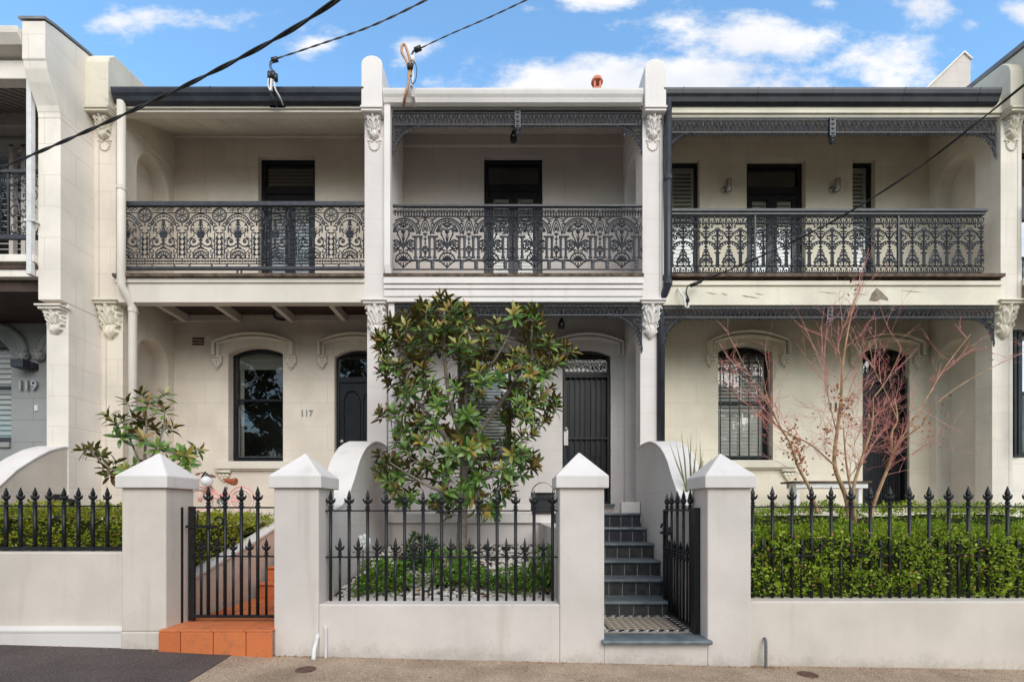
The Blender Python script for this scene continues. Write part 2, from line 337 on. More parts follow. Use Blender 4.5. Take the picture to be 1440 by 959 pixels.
# ------------------------------------------------------------------ cast iron lace: strokes with a diamond section
class Lace(MB):
    """x, z in metres in the plane y=0; T maps drawing units to metres"""
    def __init__(s, T, d=.009): super().__init__(); s.T = T; s.d = d; s.bold = 1.45
    def st(s, pts, w):
        p = [s.T(*q) for q in pts]; p = [q for i, q in enumerate(p) if i == 0 or (abs(q[0] - p[i - 1][0]) + abs(q[1] - p[i - 1][1])) > 1e-6]
        n = len(p)
        if n < 2: return
        w = w * s.k / 2 * s.bold; vs = []
        for i in range(n):
            a, b = p[max(0, i - 1)], p[min(n - 1, i + 1)]
            dx, dz = b[0] - a[0], b[1] - a[1]; L = sqrt(dx * dx + dz * dz) or 1
            nx, nz = -dz / L * w, dx / L * w
            x, z = p[i]
            vs += [(x + nx, 0, z + nz), (x, -s.d, z), (x - nx, 0, z - nz), (x, s.d, z)]
        fs = [(i * 4 + j, i * 4 + (j + 1) % 4, i * 4 + 4 + (j + 1) % 4, i * 4 + 4 + j) for i in range(n - 1) for j in range(4)]
        fs += [(0, 1, 2, 3), tuple(n * 4 - 4 + j for j in (3, 2, 1, 0))]
        s.add(vs, fs)
    def dot(s, x, y, rx, ry=None, n=8):
        x, z = s.T(x, y); rx *= s.k * 1.08; ry = rx if ry is None else ry * s.k * 1.08
        vs = [(x, -s.d * 1.2, z), (x, s.d, z)] + [(x + rx * cos(2 * pi * i / n), 0, z + ry * sin(2 * pi * i / n)) for i in range(n)]
        s.add(vs, [(0, 2 + i, 2 + (i + 1) % n) for i in range(n)] + [(1, 2 + (i + 1) % n, 2 + i) for i in range(n)])
    def arc(s, cx, cy, r, a0, a1, w, ry=None, n=None):
        ry = r if ry is None else ry; n = n or max(4, int(abs(a1 - a0) / 14))
        s.st([(cx + r * cos(radians(a0 + (a1 - a0) * i / n)), cy - ry * sin(radians(a0 + (a1 - a0) * i / n))) for i in range(n + 1)], w)
    def spiral(s, cx, cy, r0, r1, a0, a1, w, n=None):
        n = n or max(6, int(abs(a1 - a0) / 24))
        s.st([(cx + (r0 + (r1 - r0) * i / n) * cos(radians(a0 + (a1 - a0) * i / n)), cy - (r0 + (r1 - r0) * i / n) * sin(radians(a0 + (a1 - a0) * i / n))) for i in range(n + 1)], w)
    def leaf(s, x0, y0, x1, y1, w, bend=0):
        """tapered leaf stroke from a point to a point"""
        mx, my = (x0 + x1) / 2 - (y1 - y0) * bend, (y0 + y1) / 2 + (x1 - x0) * bend
        q = [((1 - t) ** 2 * x0 + 2 * t * (1 - t) * mx + t * t * x1, (1 - t) ** 2 * y0 + 2 * t * (1 - t) * my + t * t * y1) for t in (0, .2, .4, .6, .8, 1)]
        ws = (.35, .8, 1, .9, .6, .1); p = [s.T(*a) for a in q]; vs = []
        for i in range(6):
            a, b = p[max(0, i - 1)], p[min(5, i + 1)]; dx, dz = b[0] - a[0], b[1] - a[1]; L = sqrt(dx * dx + dz * dz) or 1
            h = w * s.k / 2 * ws[i]; nx, nz = -dz / L * h, dx / L * h; x, z = p[i]
            vs += [(x + nx, 0, z + nz), (x, -s.d, z), (x - nx, 0, z - nz), (x, s.d, z)]
        s.add(vs, [(i * 4 + j, i * 4 + (j + 1) % 4, i * 4 + 4 + (j + 1) % 4, i * 4 + 4 + j) for i in range(5) for j in range(4)])
def lace_sym(cx, base_y, k):
    """a pair-drawing lace: every op is drawn and mirrored about x = cx"""
    L = Lace(lambda x, y: ((x - cx) * k, (base_y - y) * k)); L.k = k
    class S: pass
    s = S(); s.L = L
    for nm in ('st', 'dot', 'arc', 'spiral', 'leaf'):
        def f(*a, _n=nm, **kw):
            getattr(L, _n)(*a, **kw)
            T = L.T; L.T = lambda x, y: (-T(x, y)[0], T(x, y)[1]); getattr(L, _n)(*a, **kw); L.T = T
        setattr(s, nm, f)
    return s
SKYTINT, CLOUD, SUNE, EXPO = (1.0, 1.30, 1.36), 3.85, 1.5, .84
# ------------------------------------------------------------------ terrace houses
YV, YL, YT, YB = 7.2, 7.33, 7.05, 8.44        # pier face above / below the corbels, parapet face, front wall
ZF, ZB0, ZB1 = 1.36, 4.80, 4.90              # veranda floor, balcony slab
def bz(py): return WZ(py, YB)
def bx(px): return WX(px, YB)

def ring(mb, x0, x1, z0, zs, za, t, y0, y1, bottom=True, tb=None):
    """frame of an (arched) opening"""
    tb = t if tb is None else tb
    top = arch_pts(x0, x1, zs, za, 14) if za > zs + .001 else [(x0, zs), (x1, zs)]
    o = [(x0, z0)] + top + [(x1, z0)]
    ti = arch_pts(x0 + t, x1 - t, zs - (0 if za > zs + .001 else t), za - t, 14) if za > zs + .001 else [(x0 + t, zs - t), (x1 - t, zs - t)]
    zb = z0 + (tb if bottom else 0)
    i = [(x0 + t, zb)] + ti + [(x1 - t, zb)]
    n = len(o)
    vs = [(p[0], y0, p[1]) for p in o] + [(p[0], y0, p[1]) for p in i] + [(p[0], y1, p[1]) for p in o] + [(p[0], y1, p[1]) for p in i]
    fs = []
    for k in range(n if bottom else n - 1):
        j = (k + 1) % n
        fs += [(k, j, n + j, n + k), (2 * n + k, 3 * n + k, 3 * n + j, 2 * n + j), (n + k, n + j, 3 * n + j, 3 * n + k), (k, 2 * n + k, 2 * n + j, j)]
    if not bottom: fs += [(0, n, 3 * n, 2 * n), (n - 1, 3 * n - 1, 4 * n - 1, 2 * n - 1)]
    mb.add(vs, fs)
def pane_poly(mb, x0, x1, z0, zs, za, y):
    pts = [(x0, z0), (x1, z0)] + (arch_pts(x0, x1, zs, za, 14)[::-1] if za > zs + .001 else [(x1, zs), (x0, zs)])
    mb.add([(p[0], y, p[1]) for p in pts], [tuple(range(len(pts)))])
def slats(mb, x0, x1, z0, z1, y, pitch=.05, tilt=.95, frame=0., th=.006):
    if frame:
        mb.box(x0, x0 + frame, y - .018, y + .018, z0, z1); mb.box(x1 - frame, x1, y - .018, y + .018, z0, z1)
        mb.box(x0 + frame, x1 - frame, y - .018, y + .018, z0, z0 + frame); mb.box(x0 + frame, x1 - frame, y - .018, y + .018, z1 - frame, z1)
        x0 += frame; x1 -= frame; z0 += frame; z1 -= frame
    n = max(1, int((z1 - z0) / pitch)); h = pitch * .55
    for i in range(n):
        z = z0 + (i + .5) * (z1 - z0) / n
        dy, dz = h * cos(tilt), h * sin(tilt)
        mb.xprism([(y - dy, z - dz), (y + dy, z + dz), (y + dy, z + dz + th), (y - dy, z - dz + th)], x0 + .002, x1 - .002)

def sash_window(root, x0, x1, z0, zs, za, glass='glass', blind=None, split=.52, fmat='navy', y=None):
    y = (YB + .15) if y is None else y
    mb = MB(); ring(mb, x0, x1, z0, zs, za, .055, y, y + .07, tb=.10)
    w = mb.build('window', M[fmat], root, bevel=.004)
    zm = z0 + (za - z0) * split
    mb = MB(); mb.box(x0 + .05, x1 - .05, y + .012, y + .05, zm - .022, zm + .022)
    mb.box(x0 + .055, x0 + .085, y + .02, y + .06, z0 + .1, zm); mb.box(x1 - .085, x1 - .055, y + .02, y + .06, z0 + .1, zm)
    mb.box(x0 + .05, x0 + .075, y + .004, y + .04, zm - .10, zm - .022)
    mb.build('sash', M[fmat], w, bevel=.003)
    mb = MB(); pane_poly(mb, x0 + .05, x1 - .05, z0 + .09, zm, zm, y + .045); mb.build('lower_pane', M[glass], w)
    mb = MB(); pane_poly(mb, x0 + .05, x1 - .05, zm, zs, za - .05, y + .03); mb.build('upper_pane', M[glass], w)
    return w
def window_sill(root, x0, x1, z, mat, bmat, corbels=True):
    mb = MB(); mb.box(x0, x1, YB - .09, YB + .10, z - .13, z); mb.box(x0 + .02, x1 - .02, YB - .06, YB + .02, z - .155, z - .131)
    mb.build('window_sill', M[mat], root, bevel=.008)
    if corbels:
        for cx in (x0 + .13, x1 - .13):
            mb = MB(); mb.box(cx - .12, cx + .12, YB - .075, YB + .01, z - .20, z - .158)
            for i in range(3): mb.ball((cx - .06 + .06 * i, YB - .03, z - .245), .036, .035, .04, 8, 6)
            for i in range(2): mb.ball((cx - .03 + .06 * i, YB - .025, z - .295), .032, .03, .035, 8, 6)
            mb.ball((cx, YB - .02, z - .335), .026, .025, .03, 8, 6)
            mb.build('sill_corbel', M[bmat], root, smooth=True)
def hood_mould(root, x0, x1, zspr, za, zleg, t, mat, stops=True, clip=None):
    """segmental label mould over an opening with short legs and carved stops"""
    mb = MB()
    def path(off):
        o = arch_pts(x0 + off, x1 - off, zspr - off * .2, za - off, 24); o = [(x0 + off, zleg)] + o + [(x1 - off, zleg)]
        return [(min(p[0], clip), p[1]) for p in o] if clip else o
    def band(o0, o1, dep):
        o, i = path(o0), path(o1); n = len(o); y0, y1 = YB - dep, YB + .01
        mb.add([(p[0], y0, p[1]) for p in o] + [(p[0], y0, p[1]) for p in i] + [(p[0], y1, p[1]) for p in o] + [(p[0], y1, p[1]) for p in i],
               [f for j in range(n - 1) for f in ((j, j + 1, n + j + 1, n + j), (n + j, n + j + 1, 3 * n + j + 1, 3 * n + j), (j, 2 * n + j, 2 * n + j + 1, j + 1))] + [(0, n, 3 * n, 2 * n), (n - 1, 3 * n - 1, 4 * n - 1, 2 * n - 1)])
    band(0, t * .42, .12); band(t * .56, t * .98, .075); band(t * .41, t * .57, .03)
    roll = [(p[0], YB - .118, p[1]) for p in path(t * .22)]
    if clip: roll = [p for p in roll if p[0] < clip - t * .25]
    mb.tube(roll, t * .20, 8)
    roll = [(p[0], YB - .074, p[1]) for p in path(t * .78)]
    if clip: roll = [p for p in roll if p[0] < clip - t * .25]
    mb.tube(roll, t * .17, 8)
    mb.build('hood_mould', M[mat], root)
    if stops:
        for cx in ([x0 + t / 2, x1 - t / 2] if not clip else [x0 + t / 2]):
            mb = MB(); mb.box(cx - .085, cx + .085, YB - .085, YB + .01, zleg - .03, zleg)
            for a, b, r in ((-.055, -.06, .038), (.055, -.06, .038), (0, -.065, .034), (-.065, -.105, .026), (.065, -.105, .026), (-.03, -.12, .034), (.03, -.12, .034), (-.03, -.165, .022), (.03, -.165, .022), (0, -.16, .026), (0, -.20, .022)):
                mb.ball((cx + a, YB - .035, zleg + b), r, .045, r * 1.1, 8, 6)
            mb.build('label_stop', M[mat], root, smooth=True)

def acanthus(root, name, cx, yw, z0, z1, w, dep, mat, abacus=True):
    """carved bracket: relief leaf hanging from z1 down to z0 on the wall plane yw"""
    mb = MB(); nu, nv = 26, 40; rows = []
    for j in range(nv + 1):
        v = j / nv
        if v < .55: hw = .5 * (1 - .12 * v) ; pr = 1 - .62 * sin(pi * v / 1.1) * v * 1.4
        else:
            q = (v - .55) / .45; hw = .5 * (.90 - .45 * q - .42 * q ** 3); pr = .36 + .22 * sin(pi * q) - .28 * q ** 2
        hw *= 1 + .09 * sin(2 * pi * v * 5.5)
        row = []
        for i in range(nu + 1):
            u = -1 + 2 * i / nu
            d = dep * pr * (1 - .30 * abs(u) ** 2.5)
            d += dep * .17 * sin(pi * (5 * abs(u) + 6 * v + 1.5 * abs(u) * v)) * (.4 + .6 * abs(u)) + dep * .13 * cos(pi * 3 * u) * (1 - v)
            if i in (0, nu): d = -.01
            if j == nv: d = -.01
            row.append((cx + u * hw * w, yw - d, z1 + (z0 - z1) * v + .02 * w * sin(9 * abs(u) + 20 * v)))
        rows += row
    k = nu + 1
    mb.add(rows, [(j * k + i, j * k + i + 1, (j + 1) * k + i + 1, (j + 1) * k + i) for j in range(nv) for i in range(nu)])
    h = z1 - z0
    for s in (-1, 1):
        for (zz, rr, th) in ((z1 - .14 * h, .115 * h, .016), (z1 - .60 * h, .085 * h, .013)):
            pts = [(cx + s * (w * .30 + rr * (1 - t / 15) * cos(t * .62)), yw - dep * (.80 if zz > z1 - .3 * h else .42) - .004 * t / 3, zz + rr * (1 - t / 15) * sin(t * .62)) for t in range(13)]
            mb.tube(pts, th, 6, .006)
    o = mb.build(name, M[mat], root, smooth=True)
    if abacus:
        mb = MB(); mb.box(cx - w / 2 - .02, cx + w / 2 + .02, yw - dep - .03, yw + .02, z1, z1 + .035); mb.box(cx - w / 2 - .045, cx + w / 2 + .045, yw - dep - .055, yw + .02, z1 + .036, z1 + .06)
        mb.build('abacus', M[mat], o, bevel=.004)
    return o

def wing_wall(root, x0, x1, mat, tmat, face=None, ztop=8.02, top='round', back=8.5, lowmat=None):
    """party wall that frames the veranda: lower pier, upper pier carried on a corbel, parapet head.
    face = -1 / +1: which side carries the arched niches the camera can see"""
    core0, core1 = (x0 + (.25 if face == -1 else 0), x1 - (.25 if face == 1 else 0))
    mb = MB()
    mb.box(core0, core1, YL, back, -.3, 4.55); mb.box(core0, core1, YV + .003, back, 4.55, 7.30)
    if face:
        xf = x1 if face == 1 else x0
        def mp(u, v, w): return (xf - face * w, u, v)
        panel(mb, mp, YL, YB, -.3, 4.55, [(7.60, 8.30, 1.36, 3.86, 4.21)], .255)
        panel(mb, mp, YV + .003, YB, 4.55, 7.30, [(7.60, 8.30, 4.92, 6.75, 7.20)], .255)
    mb.build('wing_wall', M[mat], root)
    cx = (x0 + x1) / 2; w = x1 - x0
    # pier head above the gutter line
    mb = MB()
    if top == 'round':
        r = w / 2 + .005; z = ztop - r * .8
        poly = [(cx - r, 7.30), (cx + r, 7.30)] + [(cx + r * cos(pi * i / 14), z + r * .8 * sin(pi * i / 14)) for i in range(15)]
        mb.yprism(poly, YT, back + .6)
    else:
        mb.xprism([(YT, 7.30), (back + .9, 7.30), (back + .9, ztop + .34), (YT + .12, ztop + .02), (YT + .03, ztop - .08), (YT, ztop - .18)], x0 - .01, x1 + .01)
    mb.build('parapet', M[tmat], root, bevel=.012)
    mb = MB(); mb.box(x0 - .012, x1 + .012, YT - .03, YV + .3, 7.255, 7.285); mb.box(x0 - .004, x1 + .004, YT - .012, YV + .3, 7.22, 7.254)
    mb.build('string_course', M[tmat], root, bevel=.004)
    acanthus(root, 'scroll_corbel', cx, YV + .01, 6.90, 7.215, .215, .12, tmat, abacus=False)
    mb = MB()   # small carved drop under the scroll
    for i in range(9):
        a = pi + pi * i / 8; mb.ball((cx + .075 * cos(a), YV, 6.86 + .10 * sin(a)), .017, .018, .017, 8, 6)
    for sx in (-1, 1):
        mb.ball((cx + sx * .085, YV, 6.905), .024, .022, .024, 8, 6); mb.ball((cx + sx * .04, YV, 6.895), .018, .02, .018, 8, 6)
    mb.build('carved_drop', M[tmat], root, smooth=True)
    acanthus(root, 'acanthus_corbel', cx, YL + .01, 3.98, 4.48, w * 1.0, .135, tmat)

def gutter(root, x0, x1, mat, y=7.05, z1=7.58, joints=(), name='gutter'):
    mb = MB()
    prof = [(y + .16, z1 - .02), (y + .16, z1 - .16), (y + .10, z1 - .19), (y + .055, z1 - .165), (y + .035, z1 - .11), (y + .012, z1 - .075), (y, z1 - .03), (y, z1), (y + .012, z1), (y + .02, z1 - .02)]
    mb.xprism(prof, x0, x1)
    g = mb.build(name, M[mat], root, bevel=.003)
    for jx in joints:
        mb = MB(); mb.xprism([(p[0] - .004, p[1]) if p[0] < y + .14 else p for p in prof], jx - .012, jx + .012)
        mb.build('gutter_bracket', M[mat], g)
    return g
def veranda(root, xl, xr, c, ceil='white', low_open=True, beam_prof='plain', ztop=7.36, floor_mat='timber', joists=0, zlow=4.50, zup=4.84, slab=True):
    """slabs, ceilings, beams, roof of one bay; c = dict of material names"""
    mb = MB(); mb.box(xl, xr, YV - .04, YB + .1, ZF - .14, ZF); mb.build('veranda_floor', M[c['floor']], root, bevel=.006)
    mb = MB(); mb.box(xl, xr, YV + .02, YB, -.3, ZF - .141); mb.build('veranda_base', M[c['base']], root)
    # balcony deck edge (bare boards) and underside
    mb = MB(); mb.box(xl, xr, YV - .07, YB + .1, 4.855, 4.90); mb.build('balcony_deck', M['timber'], root)
    mb = MB(); mb.box(xl, xr, YV + .02, YB + .1, 4.901, 4.912); mb.build('bounce_sheet', M[c['trim']], root)  # unseen pale sheet added over the deck to bounce light up to the ceiling
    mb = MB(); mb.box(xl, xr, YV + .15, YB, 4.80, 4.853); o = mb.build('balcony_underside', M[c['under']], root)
    if joists:
        mb = MB(); mb.box(xl, xr, YB - .05, YB - .001, 4.69, 4.798)
        n = int((xr - xl) / joists)
        for i in range(n + 1):
            x = xl + .25 + i * joists
            if x < xr - .1: mb.box(x - .04, x + .04, YV + .15, YB - .052, 4.66, 4.797)
        mb.build('joists', M[c['trim']], root, bevel=.004)
    mb = MB()
    if beam_prof == 'plain':
        mb.box(xl, xr, YV, YV + .14, zlow, zup - .02); mb.box(xl, xr, YV - .025, YV + .02, zup - .055, zup + .012)
    else:
        for (a, b, d) in ((zlow, zlow + .075, .02), (zlow + .076, zlow + .17, .035), (zlow + .171, zlow + .185, .01), (zlow + .186, zup - .10, .045), (zup - .099, zup - .085, .02), (zup - .084, zup + .012, .06)):
            mb.box(xl, xr, YV - d, YV + .14, a, b)
    mb.build('balcony_beam', M[c['trim']], root, bevel=.004)
    # top: fascia beam, sloping ceiling, roof
    mb = MB(); mb.box(xl, xr, YV, YV + .12, ztop, 7.56); mb.box(xl, xr, YV - .03, YV + .001, 7.395 + (ztop - 7.36), 7.5)
    mb.build('fascia', M[c['trim']], root, bevel=.004)
    zc = ztop + .07; zb = bz(190)
    mb = MB(); mb.xprism([(YV + .12, zc), (YB + .02, zb), (YB + .02, zb + .03), (YV + .12, zc + .03)], xl, xr)
    ce = mb.build('veranda_ceiling', M[c['ceil']], root)
    mb = MB(); sl = (zb - zc) / (YB - YV - .1)
    if c.get('batten', True):
        n = int((xr - xl) / .43)
        for i in range(1, n + 1):
            x = xl + i * .43
            mb.xprism([(YV + .125, zc - .009), (YB, zb - .009), (YB, zb + .004), (YV + .125, zc + .004)], x - .012, x + .012)
        mb.box(xl, xr, YB - .05, YB - .001, zb - .06, zb - .012)
        mb.build('ceiling_batten', M[c['ceil']], ce)
    mb = MB(); mb.xprism([(YV + .0, 7.565), (YB + .02, zb + .25), (YB + .02, zb + .29), (YV + .0, 7.60)], xl, xr)
    mb.xprism([(YB + .02, zb + .25), (11.5, 9.6), (15.5, 8.2), (15.5, -.3), (15.4, -.3), (15.4, 8.1), (11.5, 9.5), (YB + .12, zb + .15)], xl, xr)
    mb.build('roof', M['roof'], root)
def front_wall(root, xl, xr, c, low, up):
    """back wall of the veranda with its openings (low / up lists of (x0,x1,z0,zs,za)), dim rooms behind"""
    mb = MB(); mp = lambda u, v, w: (u, YB + w, v)
    panel(mb, mp, xl, xr, ZF - .05, ZB0 + .06, low, .18, border=False)
    mb.build('front_wall', M[c['low']], root)
    mb = MB(); panel(mb, mp, xl, xr, ZB0 + .061, 8.25, up, .18, border=False); mb.build('balcony_wall', M[c['up']], root)
    mb = MB()
    for a, b in ((ZF - .05, ZB0 + .05), (ZB0 + .07, 8.2)):
        y0, y1 = YB + .185, YB + 1.7
        mb.quad((xl, y1, a), (xr, y1, a), (xr, y1, b), (xl, y1, b)); mb.quad((xl, y0, a), (xr, y0, a), (xr, y1, a), (xl, y1, a))
        mb.quad((xl, y0, b), (xr, y0, b), (xr, y1, b), (xl, y1, b)); mb.quad((xl, y0, a), (xl, y1, a), (xl, y1, b), (xl, y0, b)); mb.quad((xr, y0, a), (xr, y1, a), (xr, y1, b), (xr, y0, b))
    mb.build('interior', M['room'], root)
    if c.get('skirt'):
        pass
def french_door(root, x0, x1, z0, z1, blind='blind_dim', transom_blind=None, ztr=None, low='slateblue', leaf_z=None):
    y = YB + .11; t = .075; ztr = z1 - .50 if ztr is None else ztr
    mb = MB(); ring(mb, x0, x1, z0, z1, z1, t, y, y + .08, bottom=False); mb.box(x0 + t, x1 - t, y, y + .08, ztr - .12, ztr)
    d = mb.build('french_door', M['navy'], root, bevel=.004)
    mb = MB(); pane_poly(mb, x0 + t, x1 - t, ztr, z1 - t, z1 - t, y + .05); mb.build('transom_pane', M['glass'], d)
    xm = (x0 + x1) / 2
    mb = MB(); s = .085
    for a, b in ((x0 + t + .003, xm - .002), (xm + .002, x1 - t - .003)):
        zt = ztr - .123
        mb.m = 0; mb.box(a, a + s, y + .02, y + .065, z0, zt); mb.box(b - s, b, y + .02, y + .065, z0, zt); mb.box(a + s, b - s, y + .02, y + .065, zt - .10, zt)
        mb.m = 1; mb.box(a + s, b - s, y + .026, y + .06, z0, z0 + .36)  # lower panels: same navy paint, sky-lit tone put into a lighter colour
        mb.box(a + s + .04, b - s - .04, y + .014, y + .0255, z0 + .10, z0 + .30)
    mb.build('door_leaf', [M['navy'], M[low]], d, bevel=.003)
    mb = MB()
    for a, b in ((x0 + t + s, xm - s), (xm + s, x1 - t - s)): pane_poly(mb, a, b, z0 + .36, ztr - .223, ztr - .223, y + .045)
    mb.build('leaf_pane', M['glass'], d)
    if blind:
        mb = MB()
        for a, b in ((x0 + t + s - .01, xm - s + .01), (xm + s - .01, x1 - t - s + .01)): slats(mb, a, b, z0 + .33, ztr - .2, y + .082, .06, .95, .03)
        mb.build('blind', M[blind], d)
    if transom_blind:
        mb = MB(); slats(mb, x0 + t, x1 - t, ztr + .01, z1 - t - .01, y + .10, .06, .6); mb.build('transom_blind', M[transom_blind], d)
    return d
def square_tube_handle(mb, x, y, z): mb.lathe((x, y, z), [(.02, 0), (.02, -.02), (.035, -.035), (.035, -.06), (.015, -.07)], 12, 'y')
def text(root, body, x, y, z, h, mat, depth=.006, name='house_number'):
    cu = bpy.data.curves.new(name, 'FONT'); cu.body = body; cu.size = h * 1.42; cu.extrude = depth; cu.align_x = 'CENTER'; cu.offset = .002 * h / .12
    cu.materials.append(M[mat])
    tmp = bpy.data.objects.new(name, cu); COL.objects.link(tmp); bpy.context.view_layer.update()
    me = bpy.data.meshes.new_from_object(tmp.evaluated_get(bpy.context.evaluated_depsgraph_get())); bpy.data.objects.remove(tmp)
    me.materials.clear(); me.materials.append(M[mat])
    for v in me.vertices: v.co = (v.co.x + x, y - v.co.z, v.co.y + z)
    me.update(); o = bpy.data.objects.new(name, me); COL.objects.link(o); put(o, root)
    return o
def downpipe(root, pts, r, mat, name='downpipe', collars=(), n=10, square=False):
    mb = MB(); mb.tube(pts, r, 4 if square else n)
    o = mb.build(name, M[mat], root, smooth=not square)
    for z, p in collars:
        mb = MB(); mb.lathe((p[0], p[1], z), [(r + .008, -.03), (r + .008, .03)], n); mb.box(p[0] - .01, p[0] + .01, p[1], p[1] + .12, z - .012, z + .012)
        mb.build('pipe_clip', M[mat], o)
    return o

# ---- the three railing patterns, drawn in the scale of one repeat
KP = 1 / 818.
def rail_panel_wheel(parent):
    s = lace_sym(505, 870, KP); X = 732.5
    s.arc(X, 217, 85, 90, 270, 12); s.arc(X, 217, 68, 90, 270, 6); s.dot(X - 9, 217, 12)
    for a in (112, 157, 202, 247): s.leaf(X + 18 * cos(radians(a)), 217 - 18 * sin(radians(a)), X + 62 * cos(radians(a)), 217 - 62 * sin(radians(a)), 20)
    s.st([(505, 110), (X, 110)], 9); s.st([(505, 188), (650, 188)], 8)
    s.st([(640, 86), (640, 112)], 16); s.st([(640, 812), (640, 845)], 18)
    s.spiral(545, 152, 26, 6, 180, -200, 7); s.spiral(608, 150, 28, 6, 0, 380, 7); s.leaf(505, 188, 505, 115, 22); s.leaf(575, 185, 575, 118, 16)
    s.arc(505, 345, 146, 20, 90, 12); s.arc(505, 395, 122, -18, 90, 10)
    for a in (30, 44, 58, 72, 86): s.dot(505 + 133 * cos(radians(a)), 366 - 136 * sin(radians(a)), 13)
    s.leaf(612, 300, 665, 352, 22); s.leaf(655, 330, 640, 270, 18)
    # vase, foliage
    s.st([(505, 445), (560, 440)], 16); s.st([(505, 462), (548, 458)], 26); s.st([(505, 482), (532, 478)], 20); s.st([(505, 470), (505, 615)], 20)
    s.st([(505, 522), (530, 520)], 12); s.st([(505, 612), (540, 622)], 18)
    for x1, y1 in ((505, 330), (535, 345), (562, 368), (580, 400)): s.leaf(505 + (x1 - 505) * .2, 440, x1, y1, 15, -.12)
    for y, r in ((290, 13), (312, 17), (335, 20)): s.dot(505 + r * .7, y, r * .8, 10)
    s.leaf(505, 335, 505, 268, 22)
    s.leaf(560, 440, 600, 410, 18, .2); s.dot(596, 405, 13); s.leaf(585, 350, 612, 320, 20); s.dot(622, 400, 11); s.leaf(575, 380, 632, 402, 12, -.2)
    s.spiral(592, 540, 62, 10, 250, 620, 11); s.dot(592, 540, 20); s.st([(520, 560), (550, 590), (600, 604), (660, 585)], 12)
    s.leaf(600, 480, 650, 512, 18); s.leaf(650, 510, 672, 555, 16); s.leaf(585, 480, 590, 440, 14); s.leaf(625, 600, 662, 625, 16); s.leaf(530, 500, 545, 470, 12)
    s.spiral(640, 655, 36, 8, 90, -290, 9); s.st([(606, 660), (600, 700), (600, 745)], 8); s.st([(650, 690), (640, 720), (640, 745)], 10); s.leaf(620, 690, 655, 730, 16)
    s.arc(505, 745, 92, 0, 90, 11); s.arc(505, 745, 76, 0, 90, 6)
    for a in (0, 30, 60, 90): s.leaf(505 + 20 * cos(radians(a)), 738 - 20 * sin(radians(a)), 505 + 66 * cos(radians(a)), 738 - 66 * sin(radians(a)), 22)
    s.st([(520, 625), (575, 640), (600, 690)], 10)
    # column of drops
    s.st([(674, 430), (674, 745)], 10); s.st([(X, 305), (X, 345)], 14); s.spiral(X - 42, 385, 42, 14, 70, 330, 12); s.leaf(690, 330, 655, 300, 18); s.leaf(X, 440, X - 50, 425, 22)
    for y in (507, 572, 635, 700): s.leaf(X - 3, y, X - 52, y + 2, 26); s.dot(X - 34, y - 22, 12); s.dot(X - 30, y + 24, 9)
    for y in (475, 540, 604, 668): s.arc(X, y, 26, 120, 240, 6)
    s.st([(505, 745), (X, 745)], 9); s.st([(505, 812), (X, 812)], 9)
    for x in (527, 595, 662, 700): s.dot(x, 778, 19, 13); s.leaf(x - 34, 778, x, 778, 16); s.leaf(x + 34, 778, x, 778, 16)
    s.st([(X - 2, 748), (X - 2, 812)], 7); s.st([(628, 748), (628, 812)], 6); s.st([(560, 748), (560, 812)], 6)
    return s.L
